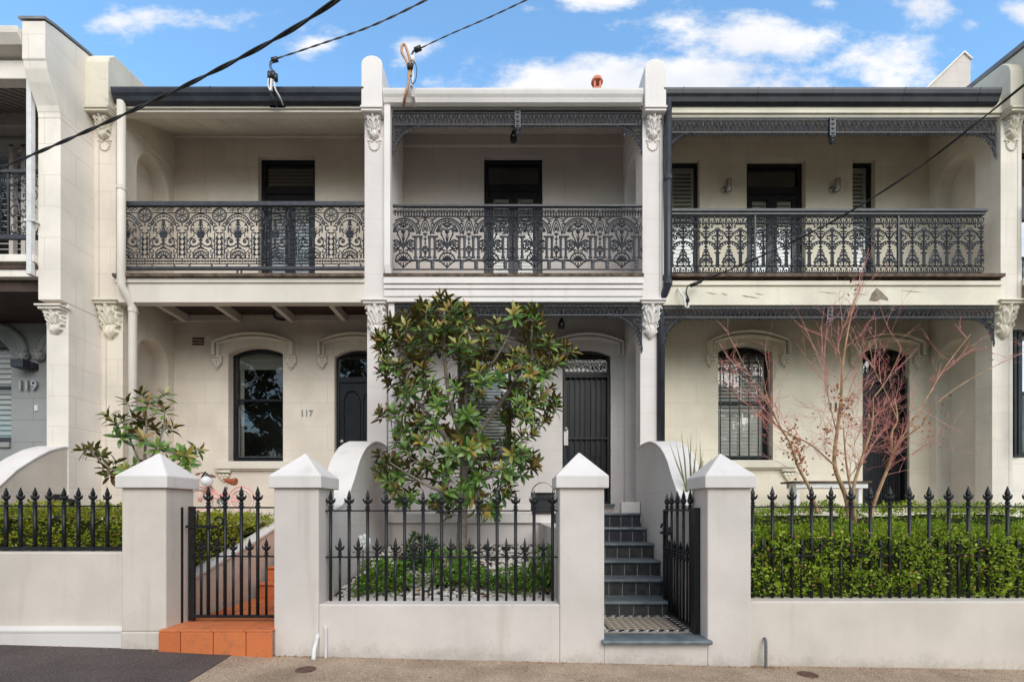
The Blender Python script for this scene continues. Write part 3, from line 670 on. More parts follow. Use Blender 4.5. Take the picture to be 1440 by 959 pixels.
def rail_panel_plant(parent):
    s = lace_sym(637, 825, 1 / 817.); X = 903.5
    s.st([(637, 75), (X, 75)], 8); s.st([(637, 180), (X, 180)], 13)
    for i in range(4):
        x = 637 + 33 + i * 66.6
        s.arc(x, 165, 30, 0, 180, 8, ry=62); s.leaf(x, 172, x, 95, 18); s.leaf(x - 2, 140, x - 26, 112, 10); s.leaf(x + 2, 140, x + 26, 112, 10); s.st([(x - 33.3, 84), (x - 33.3, 178)], 7); s.dot(x, 160, 10)
    for x in (637 + 133, X): s.st([(x, 48), (x, 76)], 24)
    s.arc(637, 395, 192, 8, 90, 14); s.arc(637, 395, 138, 12, 90, 9)
    for a in range(4, 92, 9): s.dot(637 + 165 * cos(radians(a)), 395 - 165 * sin(radians(a)), 12)
    for a in range(14, 92, 13): s.leaf(637 + 136 * cos(radians(a)), 395 - 136 * sin(radians(a)), 637 + 106 * cos(radians(a)), 395 - 106 * sin(radians(a)), 16)
    # the plant
    s.st([(637, 370), (637, 610)], 11); s.leaf(637, 600, 690, 450, 22, -.18); s.leaf(637, 610, 665, 400, 16, -.12); s.leaf(637, 590, 745, 480, 16, -.3)
    s.st([(645, 560), (675, 460), (710, 400), (700, 350)], 11); s.dot(722, 340, 30, 34); s.leaf(722, 330, 745, 280, 20); s.leaf(722, 350, 770, 350, 22); s.leaf(715, 385, 690, 420, 20); s.leaf(700, 350, 672, 318, 22)
    s.dot(637, 365, 26); s.leaf(637, 350, 690, 330, 18); s.leaf(637, 330, 637, 270, 26); s.leaf(645, 300, 690, 265, 20); s.leaf(640, 270, 668, 222, 18); s.dot(660, 300, 14)
    s.arc(727, 520, 52, 0, 360, 13); s.dot(727, 522, 26)
    for a in range(0, 360, 60): s.leaf(727 + 20 * cos(radians(a)), 522 - 20 * sin(radians(a)), 727 + 48 * cos(radians(a)), 522 - 48 * sin(radians(a)), 16)
    s.leaf(770, 545, 745, 600, 22); s.leaf(690, 570, 760, 620, 24); s.leaf(650, 600, 720, 575, 20); s.leaf(690, 600, 672, 640, 16)
    s.arc(637, 720, 98, 0, 90, 14)
    for a in (15, 40, 65, 90): s.leaf(637, 715, 637 + 84 * cos(radians(a)), 715 - 84 * sin(radians(a)), 18)
    s.arc(637, 720, 52, 0, 90, 8); s.st([(637, 720), (738, 716)], 12); s.st([(738, 722), (700, 742), (665, 772), (637, 806)], 12); s.leaf(637, 735, 637, 806, 18); s.leaf(660, 735, 690, 770, 14)
    # small columns and gothic heads in the gap
    for x in (787, 850):
        s.st([(x, 430), (x, 690)], 22); s.st([(x - 20, 445), (x + 20, 445)], 14); s.st([(x - 16, 470), (x + 16, 470)], 9); s.st([(x - 24, 680), (x + 24, 680)], 18); s.dot(x, 660, 15, 9)
        for y in range(500, 650, 26): s.st([(x - 13, y), (x + 13, y)], 7)
    s.st([(745, 425), (872, 425)], 16); s.st([(745, 580), (X, 578)], 10)
    s.st([(X, 195), (870, 260), (845, 340), (838, 400)], 10); s.st([(X, 250), (880, 300), (868, 360)], 9); s.st([(X, 300), (890, 330), (884, 370)], 8); s.dot(X - 6, 226, 10); s.dot(X - 8, 335, 14)
    s.st([(790, 195), (815, 240), (838, 300)], 9); s.st([(760, 190), (800, 215), (850, 205), (X, 190)], 8); s.leaf(815, 225, 850, 245, 16); s.dot(806, 268, 14); s.leaf(838, 300, 812, 335, 18); s.dot(826, 375, 16)
    s.dot(X - 10, 395, 20, 14); s.st([(X, 380), (X, 700)], 8); s.dot(X - 6, 455, 16, 10); s.arc(X, 582, 30, 90, 270, 13); s.leaf(X, 610, X - 22, 628, 12); s.dot(X - 14, 552, 14); s.dot(X - 6, 640, 8, 14); s.arc(X, 684, 28, 90, 270, 9, ry=16); s.dot(X - 5, 505, 10, 7)
    s.st([(738, 716), (790, 712), (840, 722), (X, 708)], 20); s.st([(815, 715), (815, 812)], 34); s.st([(792, 745), (838, 745)], 12); s.st([(795, 800), (835, 800)], 14)
    return s.L
def rail_panel_gothic(parent):
    s = lace_sym(375, 868, 1 / 818.); X = 515
    for y0, y1 in ((138, 220), (735, 820)):
        s.st([(375, y0), (X, y0)], 11); s.st([(375, y1), (X, y1)], 11)
        for i in range(3):
            x = 375 + 70 * i; s.arc(x, y1 - 2, 47, 0 if i < 2 else 90, 90 if i == 0 else 180, 9, ry=70); s.leaf(x + (1 if i == 0 else -1 if i == 2 else 0), y1 - 4, x, y1 - 46, 16)
    s.arc(X, 408, 112, 90, 168, 13, ry=106); s.arc(375, 548, 132, 0, 90, 13, ry=112)
    for a in (12, 30, 48, 66, 82): s.dot(375 + 108 * cos(radians(a)), 548 - 88 * sin(radians(a)), 13); s.leaf(375 + 126 * cos(radians(a)), 548 - 106 * sin(radians(a)), 375 + 112 * cos(radians(a)), 548 - 92 * sin(radians(a)), 14)
    for a in (98, 115, 132, 150): s.dot(X + 90 * cos(radians(a)), 408 - 84 * sin(radians(a)), 9)
    s.st([(X, 560), (X, 735)], 30); s.st([(X - 36, 580), (X, 580)], 14); s.st([(X, 300), (X, 580)], 18); s.st([(X - 24, 722), (X, 722)], 12)
    s.spiral(X - 42, 400, 32, 10, 30, 330, 11); s.leaf(X - 8, 470, X - 52, 462, 18); s.dot(X - 24, 440, 13); s.leaf(X, 345, X - 36, 372, 18); s.leaf(X, 500, X - 30, 520, 16); s.dot(X - 12, 300, 20, 24); s.leaf(X - 5, 270, X - 42, 318, 18)
    # fleuron on the lower arch, tree below it
    s.st([(375, 220), (375, 735)], 13); s.dot(375, 268, 30, 22); s.leaf(375, 290, 430, 262, 20); s.leaf(375, 320, 425, 318, 22); s.leaf(375, 350, 412, 345, 18); s.dot(412, 240, 12); s.dot(395, 385, 15); s.st([(380, 420), (408, 372), (425, 330)], 9)
    s.st([(X, 232), (470, 226), (440, 250)], 9); s.dot(448, 262, 12)
    s.leaf(375, 560, 420, 585, 22); s.leaf(375, 590, 432, 640, 26); s.dot(395, 545, 12); s.dot(408, 610, 18); s.dot(428, 650, 18); s.arc(375, 735, 72, 0, 90, 14, ry=70); s.dot(445, 692, 19); s.spiral(402, 700, 24, 6, 200, -160, 9); s.dot(392, 655, 18); s.leaf(440, 640, 446, 690, 20); s.dot(390, 505, 10)
    s.st([(445, 820), (445, 858)], 20); s.st([(428, 852), (462, 852)], 14)
    return s.L
def frieze(root, x0, x1, ztop, h, pitch, y, style=0, brackets=(1, 1), bw=.37, bh=.50, mid=True):
    """valance under a beam: one unit copied along, quarter-round brackets at the ends"""
    mb = MB(); mb.box(x0, x1, y - .008, y + .008, ztop - .022, ztop); mb.box(x0, x1, y - .008, y + .008, ztop - h * .80, ztop - h * .80 + .014); mb.box(x0, x1, y - .007, y + .007, ztop - h * .14 - .008, ztop - h * .14)
    fr = mb.build('frieze', M['lace'], root)
    n = round((x1 - x0) / pitch); p = (x1 - x0) / n
    L = Lace(lambda x, yy: (x * p, -yy * h)); L.k = 1; L.d = .008; w = .011
    L.st([(-.5, .78), (-.42, .5), (-.2, .24), (0, .15)], w); L.st([(.5, .78), (.42, .5), (.2, .24), (0, .15)], w)
    L.st([(-.5, .16), (-.25, .27), (-.08, .5), (0, .78)], w); L.st([(.5, .16), (.25, .27), (.08, .5), (0, .78)], w)
    if style == 0:
        L.leaf(0, .3, 0, .6, .02); L.leaf(-.5, .78, -.5, .42, .03); L.leaf(.5, .78, .5, .42, .03); L.dot(-.36, .68, .012); L.dot(.36, .68, .012)
        L.dot(0, .06, .024, .014); L.dot(-.5, .08, .012)
    else:
        for q in (-.34, 0, .34): L.dot(q, .46, .016, .02); L.leaf(q, .75, q + .05, .5, .022); L.leaf(q, .18, q - .06, .42, .02)
        L.st([(-.5, .5), (-.25, .38), (0, .52), (.25, .38), (.5, .5)], .009)
    for q in (-.33, 0, .33): L.leaf(q, .80, q, 1.0, .016); L.dot(q, .96, .009)
    L.st([(-.5, .86), (-.33, .91), (-.17, .86), (0, .91), (.17, .86), (.33, .91), (.5, .86)], .007)
    u = L.build('frieze_unit', M['lace'], fr, loc=(x0 + p / 2, y, ztop), fix=False)
    # beyond a hundred small units they become fused pairs; here they stay single copies
    for i in range(1, n): clone(u, fr, (x0 + p * (i + .5), y, ztop))
    if mid:
        mb = MB(); xm = (x0 + x1) / 2; mb.box(xm - .045, xm + .045, y - .035, y + .02, ztop - h * 1.02, ztop - .02); mb.lathe((xm, y - .008, ztop - h * 1.02), [(.03, 0), (.045, -.03), (.028, -.055), (.036, -.075), (.008, -.12)], 10)
        for k in range(4): mb.ball((xm, y - .036, ztop - .05 - k * h * .24), .026, .014, .02, 8, 6)
        mb.build('frieze_boss', M['lace'], fr, bevel=.003)
    for s, on in ((1, brackets[0]), (-1, brackets[1])):
        if not on: continue
        L = Lace(lambda x, yy: (s * x, -yy)); L.k = 1; L.d = .009
        t0 = h * .80; cx, cy = bw, t0 + bh - .02
        q = [(bw - bw * cos(a), cy - bh * sin(a)) for a in [pi / 2 * i / 14 for i in range(15)]]   # from (0, low) to (bw, t0)
        L.st(q, .022); L.st([(.008, t0), (.008, cy + .03)], .018)
        L.st([(x * .80, t0 + (yy - t0) * .80) for x, yy in q[2:]], .009)
        L.d = .008
        for (a, b, r) in ((.065, t0 + .075, .058), (.165, t0 + .045, .038), (.045, t0 + .185, .040), (.028, t0 + .27, .024), (.235, t0 + .024, .02)):
            L.spiral(a, b, r, r * .2, 20, 420, .010, 16); L.dot(a, b, r * .35)
        for a, b in ((.12, .11), (.10, .16), (.02, .12), (.12, .02), (.2, .03), (.05, .24), (.02, .33)): L.leaf(a, t0 + b, a + .03, t0 + b - .03, .022); L.dot(a + .01, t0 + b + .012, .010)
        for i in range(1, 14):
            x, yy = q[i]; dx, dy = (bw - x) * .12 / bw * bw, (cy - yy) * .06
            L.leaf(x, yy, x + .028, yy + .034, .014); L.dot(x + .028, yy + .034, .009)
        L.build('frieze_bracket', M['lace'], fr, loc=((x0 if s == 1 else x1), y, ztop), fix=False)
    return fr
def railing(root, xl, xr, kind, y=7.22, label=None):
    z0 = {'wheel': WZ(378, y), 'plant': WZ(379, y), 'gothic': WZ(389, y)}[kind]
    ztop = {'wheel': WZ(287.5, y), 'plant': WZ(290, y), 'gothic': WZ(299, y)}[kind]
    mb = MB()
    if kind == 'wheel':
        mb.box(xl, xr, y - .03, y + .03, ztop - .035, ztop + .03); mb.box(xl, xr, y - .022, y + .022, z0 - .02, z0 + .025)
        for x in (-4.10, -4.04): mb.box(x - .012, x + .012, y - .01, y + .01, 4.90, z0 - .02)
    elif kind == 'plant':
        mb.box(xl, xr, y - .022, y + .022, ztop - .016, ztop + .016); mb.box(xl, xr, y - .012, y + .012, z0 - .008, z0 + .008)
    else:
        mb.box(xl, xr + .02, y - .045, y + .05, ztop - .005, ztop + .035); mb.box(xl, xr, y - .025, y + .03, ztop - .045, ztop - .006); mb.box(xl, xr, y - .012, y + .012, z0 - .008, z0 + .008)
        for x in (xl + 1.28, xl + 3.42): mb.box(x - .014, x + .014, y - .016, y + .016, 4.90, ztop - .05)
    rl = mb.build('balcony_railing', M['lace'] if kind != 'wheel' else M['lace'], root, bevel=.004)
    L = {'wheel': rail_panel_wheel, 'plant': rail_panel_plant, 'gothic': rail_panel_gothic}[kind](None)
    p, first = {'wheel': (455 * KP, WX(172 + 505 / 8.72, y)), 'plant': (533 / 817., WX(813, y)), 'gothic': (280 / 818., WX(1240 + 375 / 8.72, y))}[kind]
    proto = None; k0 = -20; zz = z0
    def cut(L, a, b):
        """keep only the strokes of the unit between a and b"""
        Q = MB(); keep = [a <= v[0] <= b for v in L.v]; mapi = {}
        for f in L.f:
            if all(keep[i] for i in f):
                for i in f:
                    if i not in mapi: mapi[i] = len(Q.v); Q.v.append(L.v[i])
                Q.f.append(tuple(mapi[i] for i in f)); Q.mi.append(0)
        return Q
    for k in range(-24, 25):
        cx = first + k * p
        a, b = cx - p / 2, cx + p / 2
        if b < xl + .03 or a > xr - .03: continue
        if a > xl - .02 and b < xr + .02:
            if proto is None: proto = L.build('lace_panel', M['lace'], rl, loc=(cx, y, zz), fix=False)
            else: clone(proto, rl, (cx, y, zz))
        else:
            Q = cut(L, xl - cx, xr - cx)
            if Q.f: Q.build('lace_panel', M['lace'], rl, loc=(cx, y, zz), fix=False)
    return rl
# ---- house 117 (left, cream)
def opn(x0, x1, zb, zs, za): return (x0, x1, zb, zs, za)
XA, XB_, XC, XD, XE = -5.90, -2.195, -1.90, 1.945, 2.245
XR = 7.28
h = thing('terrace_house', 'cream terrace house numbered 117, with wheel-patterned balcony railing and no lace frieze', 'house', (-4.05, YB, ZF), 'row of terrace houses')
H117 = h
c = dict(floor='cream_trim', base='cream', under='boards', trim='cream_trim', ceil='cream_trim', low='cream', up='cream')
wz0, wzs, wza = bz(649), bz(497), bz(487)
wx0, wx1 = bx(321), bx(398)
dz = bz(225)
front_wall(h, XA - .01, XB_ + .01, c, [opn(wx0, wx1, wz0, wzs, wza), opn(-3.10, -2.24, ZF, bz(502), bz(491))], [opn(bx(363), bx(443), 4.905, bz(219), bz(219))])
veranda(h, XA, XB_, c, joists=.92, ztop=7.33)
wing_wall(h, -6.225, XA, 'cream', 'cream_old', face=1, ztop=8.12, top='slope')
french_door(h, bx(363), bx(443), 4.905, bz(219), 'blind_dim', 'blind_dim', ztr=bz(257))
w = sash_window(h, wx0, wx1, wz0, wzs, wza, 'glass_dark', split=.55)
mb = MB(); mb.box(wx0 + .06, wx1 - .06, YB + .25, YB + .255, bz(514), wza - .02); mb.box(wx0 + .06, wx0 + .13, YB + .27, YB + .275, wz0 + .05, wza - .05); mb.build('roller_blind', M['blind'], w)
mb = MB(); mb.box(wx0 + .086, wx0 + .094, YB + .178, YB + .186, wz0 + .10, bz(569)); mb.box(wx0 + .086, wx1 - .086, YB + .178, YB + .186, wz0 + .10, wz0 + .108); mb.build('reflection_strip', M['steel'], w)  # pale strips imitate the reflection along the sash's inner edges
window_sill(h, wx0 - .19, wx1 + .19, wz0, 'cream_trim', 'cream_old')
hood_mould(h, bx(303), bx(415), bz(483), bz(469.5), bz(502), .10, 'cream_trim')
hood_mould(h, bx(450), bx(450) + 1.28, bz(483), bz(469.5), bz(502), .10, 'cream_trim', clip=XB_ - .004)
# panelled door with arched panels
mb = MB(); ring(mb, -3.10, -2.24, ZF, bz(502), bz(491), .05, YB + .09, YB + .15, bottom=False); mb.box(-3.05, -2.29, YB + .085, YB + .15, bz(536), bz(528))
d = mb.build('front_door', M['navy'], h, bevel=.004)
mb = MB(); mb.box(-3.048, -2.292, YB + .11, YB + .15, ZF, bz(536) - .002)
for x0 in (-2.97, -2.63):
    pts = [(x0, 2.5), (x0 + .28, 2.5)] + arch_pts(x0, x0 + .28, bz(556) - .1, bz(548), 12)[::-1]
    for k in range(len(pts)):
        a, b = pts[k], pts[(k + 1) % len(pts)]; mb.tube([(a[0], YB + .108, a[1]), (b[0], YB + .108, b[1])], .016, 6)
    mb.box(x0, x0 + .28, YB + .10, YB + .1105, 1.6, 2.25)
mb.build('door_leaf', M['navy'], d, bevel=.003)
mb = MB(); pane_poly(mb, -3.05, -2.29, bz(528), bz(502), bz(491) - .05, YB + .12); mb.build('transom_pane', M['glass_dark'], d)
mb = MB(); square_tube_handle(mb, bx(479), YB + .11, bz(620)); mb.build('door_knob', M['steel'], d, smooth=True)
text(h, '117', bx(431.5), YB - .012, bz(585), .105, 'steel')
mb = MB()
for i in range(3): mb.box(bx(271), bx(287), YB - .012, YB + .01, bz(485.5 - i * 4), bz(483 - i * 4))
mb.build('air_vent', M['rust'], h)
gutter(h, WX(155, 7.05), WX(511.5, 7.05), 'slateblue', joints=[-4.4, -2.9])
px = WX(170, 7.12)
downpipe(h, [(px, 7.13, 7.42), (px, 7.13, 4.98), (px, 7.13, 4.72), (px + .02, 7.15, 4.66), (px + .06, 7.22, 4.52), (px + .075, 7.25, 4.44), (px + .075, 7.25, 4.30), (px + .075, 7.25, -.2)], .056, 'cream_trim', collars=[(6.15, (px, 7.13)), (4.40, (px + .075, 7.25))])
railing(h, XA + .12, XB_, 'wheel')

# ---- house 115 (middle, off-white)
h = thing('terrace_house', 'off-white terrace house in the middle, with pale gutter, shaded balcony wall and barred black door', 'house', (0, YB, ZF), 'row of terrace houses')
H115 = h
c = dict(floor='white_trim', base='white', under='taupe_dark', trim='white_trim', ceil='taupe', low='white', up='taupe', batten=False)  # up: part of the veranda's shade is put into the balcony wall's colour
x0, x1 = bx(643), bx(719); dx0, dx1 = bx(791), bx(859)
front_wall(h, XC - .01, XD + .01, c, [opn(x0, x1, wz0, wzs, wza), opn(dx0, dx1, ZF + .16, bz(500), bz(492))], [opn(bx(680.5), bx(763), 4.905, bz(219), bz(219))])
veranda(h, XC, XD, c, beam_prof='mould', ztop=7.37)
mb = MB(); mb.box(XC, XD, YB - .06, YB - .001, bz(190) - .22, bz(190) - .02); mb.build('cornice', M['taupe'], h)
wing_wall(h, XB_, XC, 'white', 'white_trim', face=0, ztop=8.035)
wing_wall(h, XD, XE, 'white', 'white_trim', face=-1, ztop=7.985)
french_door(h, bx(680.5), bx(763), 4.905, bz(219), 'blind_dim', None, ztr=bz(253))
w = sash_window(h, x0, x1, wz0, wzs, wza, 'glass')
mb = MB(); slats(mb, x0 + .06, x1 - .06, wz0 + .1, wza - .06, YB + .27, .055, .8); mb.build('blind', M['blind_dim'], w)
window_sill(h, x0 - .19, x1 + .19, wz0, 'white_trim', 'white_trim')
hood_mould(h, x0 - .21, x1 + .21, bz(483), bz(469.5), bz(502), .10, 'white_trim')
hood_mould(h, dx0 - .21, dx1 + .21, bz(483), bz(470), bz(502), .10, 'white_trim', clip=XD - .004)
mb = MB(); ring(mb, dx0, dx1, ZF + .16, bz(500), bz(492), .05, YB + .07, YB + .14, bottom=False); mb.box(dx0 + .05, dx1 - .05, YB + .07, YB + .14, bz(526), bz(521.5))
d = mb.build('front_door', M['navy'], h, bevel=.004)
mb = MB(); zt = bz(526) - .002; mb.box(dx0 + .052, dx1 - .052, YB + .12, YB + .155, ZF + .16, zt)
xm = (dx0 + dx1) / 2
for a, b in ((dx0 + .10, xm - .03), (xm + .03, dx1 - .10)):
    for z0_, z1_ in ((ZF + .28, ZF + .80), (ZF + .95, zt - .14)):
        mb.box(a, b, YB + .108, YB + .1195, z0_, z1_); mb.box(a + .05, b - .05, YB + .098, YB + .1075, z0_ + .05, z1_ - .05)
mb.build('door_leaf', M['navy'], d, bevel=.004)
mb = MB(); y = YB + .03
ring(mb, dx0 + .02, dx1 - .02, ZF + .17, bz(527), bz(527), .035, y, y + .03)
mb.box(dx0 + .055, dx1 - .055, y + .003, y + .028, bz(617), bz(614))
n = 8
for i in range(1, n): xx = dx0 + .05 + (dx1 - dx0 - .1) * i / n; mb.box(xx - .0055, xx + .0055, y + .008, y + .022, ZF + .2, bz(527) - .03)
sd = mb.build('security_screen', M['iron'], d)
mb = MB(); mb.box(dx0 + .025, dx0 + .10, y - .02, y + .0, bz(626), bz(604)); mb.lathe((dx0 + .06, y - .02, bz(603)), [(.02, 0), (.03, -.02), (.03, -.04), (.01, -.05)], 10, 'y'); mb.build('door_lock', M['steel'], sd)
mb = MB(); pane_poly(mb, dx0 + .05, dx1 - .05, bz(521.5), bz(500), bz(492) - .05, YB + .11); mb.build('transom_pane', M['glass'], d)
L = Lace(lambda x, yy: (x, -yy)); L.k = 1
for i in range(5):
    xx = dx0 + .13 + i * (dx1 - dx0 - .26) / 4
    L.arc(xx, .15, .075, 0, 180, .014, ry=.11); L.leaf(xx, .16, xx, .06, .03); L.arc(xx + .07, .02, .06, 180, 360, .012, ry=.05); L.dot(xx + .07, .03, .016)
L.st([(dx0 + .05, .005), (dx1 - .05, .005)], .016); L.st([(dx0 + .05, .165), (dx1 - .05, .165)], .016)
L.build('transom_grille', M['pvc'], d, loc=(0, YB + .085, bz(507.5)), fix=False)
mb = MB(); mb.box(dx0 - .02, dx1 + .05, YB - .12, YB + .16, ZF + .11, ZF + .159); mb.build('door_sill', M['slate'], h, bevel=.008)
mb = MB(); mb.box(XC, dx0 - .02, YB - .03, YB - .001, ZF, ZF + .16); mb.build('skirting', M['white_trim'], h, bevel=.004)
mb = MB(); mb.box(bx(749.5), bx(760), YB - .015, YB + .01, bz(609), bz(593)); o = mb.build('number_plate', M['steel'], h, bevel=.003)
text(o, '115', bx(754.8), YB - .017, bz(604), .06, 'black', .003)
gutter(h, XC + .01, WX(904.5, 7.05), 'white_trim', z1=7.56, joints=[WX(682, 7.05), WX(787, 7.05)])
downpipe(h, [(-1.84, 7.17, 7.45), (-1.84, 7.17, 5.02), (-1.83, 7.20, 4.88), (-1.81, 7.26, 4.78), (-1.80, 7.27, 4.70), (-1.80, 7.27, .5)], .062, 'white_trim', square=True)
railing(h, XC + .12, XD, 'plant')
frieze(h, XC + .125, XD, 7.369, .275, .125, 7.22, 1, bw=.60, bh=.44)
frieze(h, XC + .13, XD, 4.499, .225, .125, 7.24, 0, bw=.54, bh=.55)

# ---- house 113 (right, wide)
h = thing('terrace_house', 'wide beige terrace house on the right, with pointed-arch railing and three upstairs openings', 'house', (4.7, YB, ZF), 'row of terrace houses')
H113 = h
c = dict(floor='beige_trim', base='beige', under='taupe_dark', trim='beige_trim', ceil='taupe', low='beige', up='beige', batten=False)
x0, x1 = bx(1010), bx(1087); dx0, dx1 = bx(1213), bx(1279)
sx = [(bx(944), bx(984)), (bx(1199), bx(1231))]
front_wall(h, XE - .01, XR + .01, c, [opn(x0, x1, wz0 + .02, bz(494), bz(484.5)), opn(dx0, dx1, ZF + .1, bz(497), bz(488))],
           [opn(*sx[0], 5.05, bz(224), bz(224)), opn(bx(1050), bx(1133), 4.905, bz(224), bz(224)), opn(*sx[1], 5.05, bz(224), bz(224))])
veranda(h, XE, XR, c, zlow=4.46, zup=4.80, ztop=7.26)
wing_wall(h, XR, XR + .31, 'ivory', 'beige_trim', face=-1, ztop=8.0, top='slope')
french_door(h, bx(1050), bx(1133), 4.905, bz(224), 'blind', None, ztr=bz(257))
for a, b in sx:
    mb = MB(); y = YB + .1; ring(mb, a, b, 5.05, bz(224), bz(224), .05, y, y + .07, tb=.12); w = mb.build('window', M['navy'], h, bevel=.004)
    mb = MB(); pane_poly(mb, a + .05, b - .05, 5.16, bz(224) - .05, bz(224) - .05, y + .03); mb.build('pane', M['glass'], w)
    mb = MB(); slats(mb, a + .05, b - .05, 5.16, bz(224) - .05, y + .075, .07, 1.0, .035); mb.build('shutter', M['blind'], w)
w = sash_window(h, x0, x1, wz0 + .02, bz(494), bz(484.5), 'glass')
mb = MB(); xm = (x0 + x1) / 2
for a, b in ((x0 + .05, xm - .004), (xm + .004, x1 - .05)): zm_ = bz(574); slats(mb, a, b, wz0 + .1, zm_, YB + .225, .06, 1.38, .035); slats(mb, a, b, zm_ + .002, bz(497), YB + .225, .062, .9, .035)
mb.build('shutter', M['blind'], w)
mb = MB(); y = YB + .045
for i in range(6): xx = x0 + .06 + i * (x1 - x0 - .12) / 5; mb.box(xx - .009, xx + .009, y, y + .018, wz0 + .05, bz(497))
for z in (bz(573), wz0 + .09): mb.box(x0 + .01, x1 - .01, y - .004, y + .02, z - .012, z + .012)
mb.box(x0 + .01, x1 - .01, y - .004, y + .02, bz(503.5), bz(501.5))
mb.build('window_bars', M['iron'], w)
window_sill(h, x0 - .3, x1 + .38, wz0 + .02, 'beige_trim', 'beige_trim')
hood_mould(h, bx(994), bx(1108), bz(481), bz(466), bz(500), .12, 'beige_trim')
hood_mould(h, bx(1196), bx(1295), bz(484), bz(470), bz(502), .12, 'beige_trim')
mb = MB(); ring(mb, dx0, dx1, ZF + .1, bz(497), bz(488), .05, YB + .09, YB + .15, bottom=False); mb.box(dx0 + .05, dx1 - .05, YB + .085, YB + .15, bz(532), bz(523))
for q in (.27, .5, .73): xx = dx0 + (dx1 - dx0) * q; mb.box(xx - .012, xx + .012, YB + .10, YB + .13, bz(523), bz(491) - .03)
d = mb.build('front_door', M['navy'], h, bevel=.004)
mb = MB(); mb.box(dx0 + .052, dx1 - .052, YB + .12, YB + .15, ZF + .1, bz(532) - .002)
xm = (dx0 + dx1) / 2
for a, b in ((dx0 + .1, xm - .03), (xm + .03, dx1 - .1)):
    for z0_, z1_ in ((ZF + .25, ZF + .8), (ZF + 1.0, bz(532) - .14)): mb.box(a, b, YB + .108, YB + .1195, z0_, z1_)
mb.build('door_leaf', M['navy'], d, bevel=.004)
mb = MB(); y = YB + .03
ring(mb, dx0 + .02, dx1 - .02, ZF + .12, bz(533), bz(533), .035, y, y + .03)
for i in range(1, 7): xx = dx0 + .05 + (dx1 - dx0 - .1) * i / 7; mb.box(xx - .007, xx + .007, y + .008, y + .022, ZF + .15, bz(533) - .03)
mb.build('security_screen', M['iron'], d)
mb = MB(); pane_poly(mb, dx0 + .05, dx1 - .05, bz(523), bz(497), bz(488) - .05, YB + .12); mb.build('transom_pane', M['glass'], d)
text(h, '113', bx(1175), YB - .012, bz(577), .13, 'black')
g = gutter(h, XE - .03, WX(1410, 7.05), 'slateblue', z1=7.57, joints=[WX(962, 7.05), WX(1067, 7.05), WX(1173, 7.05), WX(1274, 7.05), WX(1380, 7.05)])
g.rotation_euler.y = 0.0
downpipe(h, [(2.30, 7.14, 7.46), (2.30, 7.14, 4.92), (2.30, 7.15, 4.72), (2.27, 7.22, 4.62), (2.25, 7.28, 4.52), (2.25, 7.30, 4.42), (2.25, 7.30, 2.2)], .058, 'slateblue', collars=[(4.76, (2.30, 7.14)), (6.3, (2.30, 7.14))])
railing(h, XE + .10, WX(1384, 7.22), 'gothic')
frieze(h, XE + .06, XR - .06, 7.258, .29, .135, 7.21, 1, brackets=(1, 1), bw=.46, bh=.38)
frieze(h, XE + .02, XR - .06, 4.455, .215, .135, 7.24, 0, brackets=(1, 1), bw=.42, bh=.42)
mb = MB()   # split paint and a rotten spot on the balcony beam
for (a, b, z, w_) in ((991, 1010, 4.63, .010), (1013, 1024, 4.615, .014), (1042, 1056, 4.585, .016), (1050, 1068, 4.57, .012), (1060, 1075, 4.62, .008), (1150, 1180, 4.64, .007), (1195, 1222, 4.62, .010), (1264, 1300, 4.66, .006)):
    xa, xb = WX(a, YV), WX(b, YV); mb.add([(xa, YV - .003, z + .02), ((xa + xb) / 2, YV - .003, z + w_ * .75), (xb, YV - .003, z - .01), ((xa + xb) / 2, YV - .003, z - .004)], [(0, 1, 2, 3)])
mb.add([(WX(p, YV), YV - .003, WZ(q, YV)) for p, q in ((1222, 423), (1226, 412), (1233, 405), (1240, 411), (1248, 419), (1249, 423), (1238, 421), (1232, 424))], [tuple(range(8))])
mb.build('peeled_paint', M['bark'], h)

# ---- house 119 (far left, grey, stands further forward)
h = thing('terrace_house', 'grey terrace house numbered 119 at the left edge, standing forward of its neighbours', 'house', (-8, 7.9, ZF), 'row of terrace houses')
X0, X1 = -6.53, -6.222; yf, yl, yb = 6.66, 6.78, 7.9
mb = MB(); mb.box(X0, X1, yl, YL + .6, -.3, 4.30); mb.box(X0, X1, yf, YL + .6, 4.30, 6.80)
mb.xprism([(yf, 6.80), (YT + .35, 6.80), (YT + .35, 8.12), (YT + .08, 8.10), (yf - .08, 7.97), (yf - .22, 7.92), (yf - .22, 7.42), (yf - .205, 7.40), (yf - .19, 7.30), (yf - .14, 7.17), (yf - .08, 7.05), (yf - .03, 6.95), (yf - .005, 6.86)], X0, X1)
mb.build('wing_wall', M['pale'], h, bevel=.01)
mb = MB(); mb.xprism([(YT + .38, 8.13), (YT + .08, 8.11), (yf - .10, 7.98), (yf - .24, 7.93), (yf - .24, 7.965), (yf - .10, 8.015), (YT + .08, 8.145), (YT + .38, 8.165)], X0 - .03, X1 + .015); mb.build('capping', M['roof'], h)
acanthus(h, 'carved_corbel', (X0 + X1) / 2, yl + .01, 3.86, 4.18, .27, .11, 'pale')
mb = MB(); mb.box(-12.5, X0, yf - .05, yf + .1, 7.30, 7.55); mb.xprism([(yf - .28, 7.80), (yf + .1, 7.80), (yf + .1, 7.56), (yf - .2, 7.62), (yf - .27, 7.72)], -12.5, X0 - .001); mb.build('gutter', M['pale'], h, bevel=.006)
mb = MB(); mb.xprism([(yf + .1, 7.35), (yb, 7.9), (yb, 7.93), (yf + .1, 7.40)], -12.5, X0)
for i in range(40): xx = -12.4 + i * .15; mb.tube([(xx, yf + .1, 7.345), (xx, yb, 7.895)], .02, 5)
mb.build('veranda_ceiling', M['taupe_dark'], h)
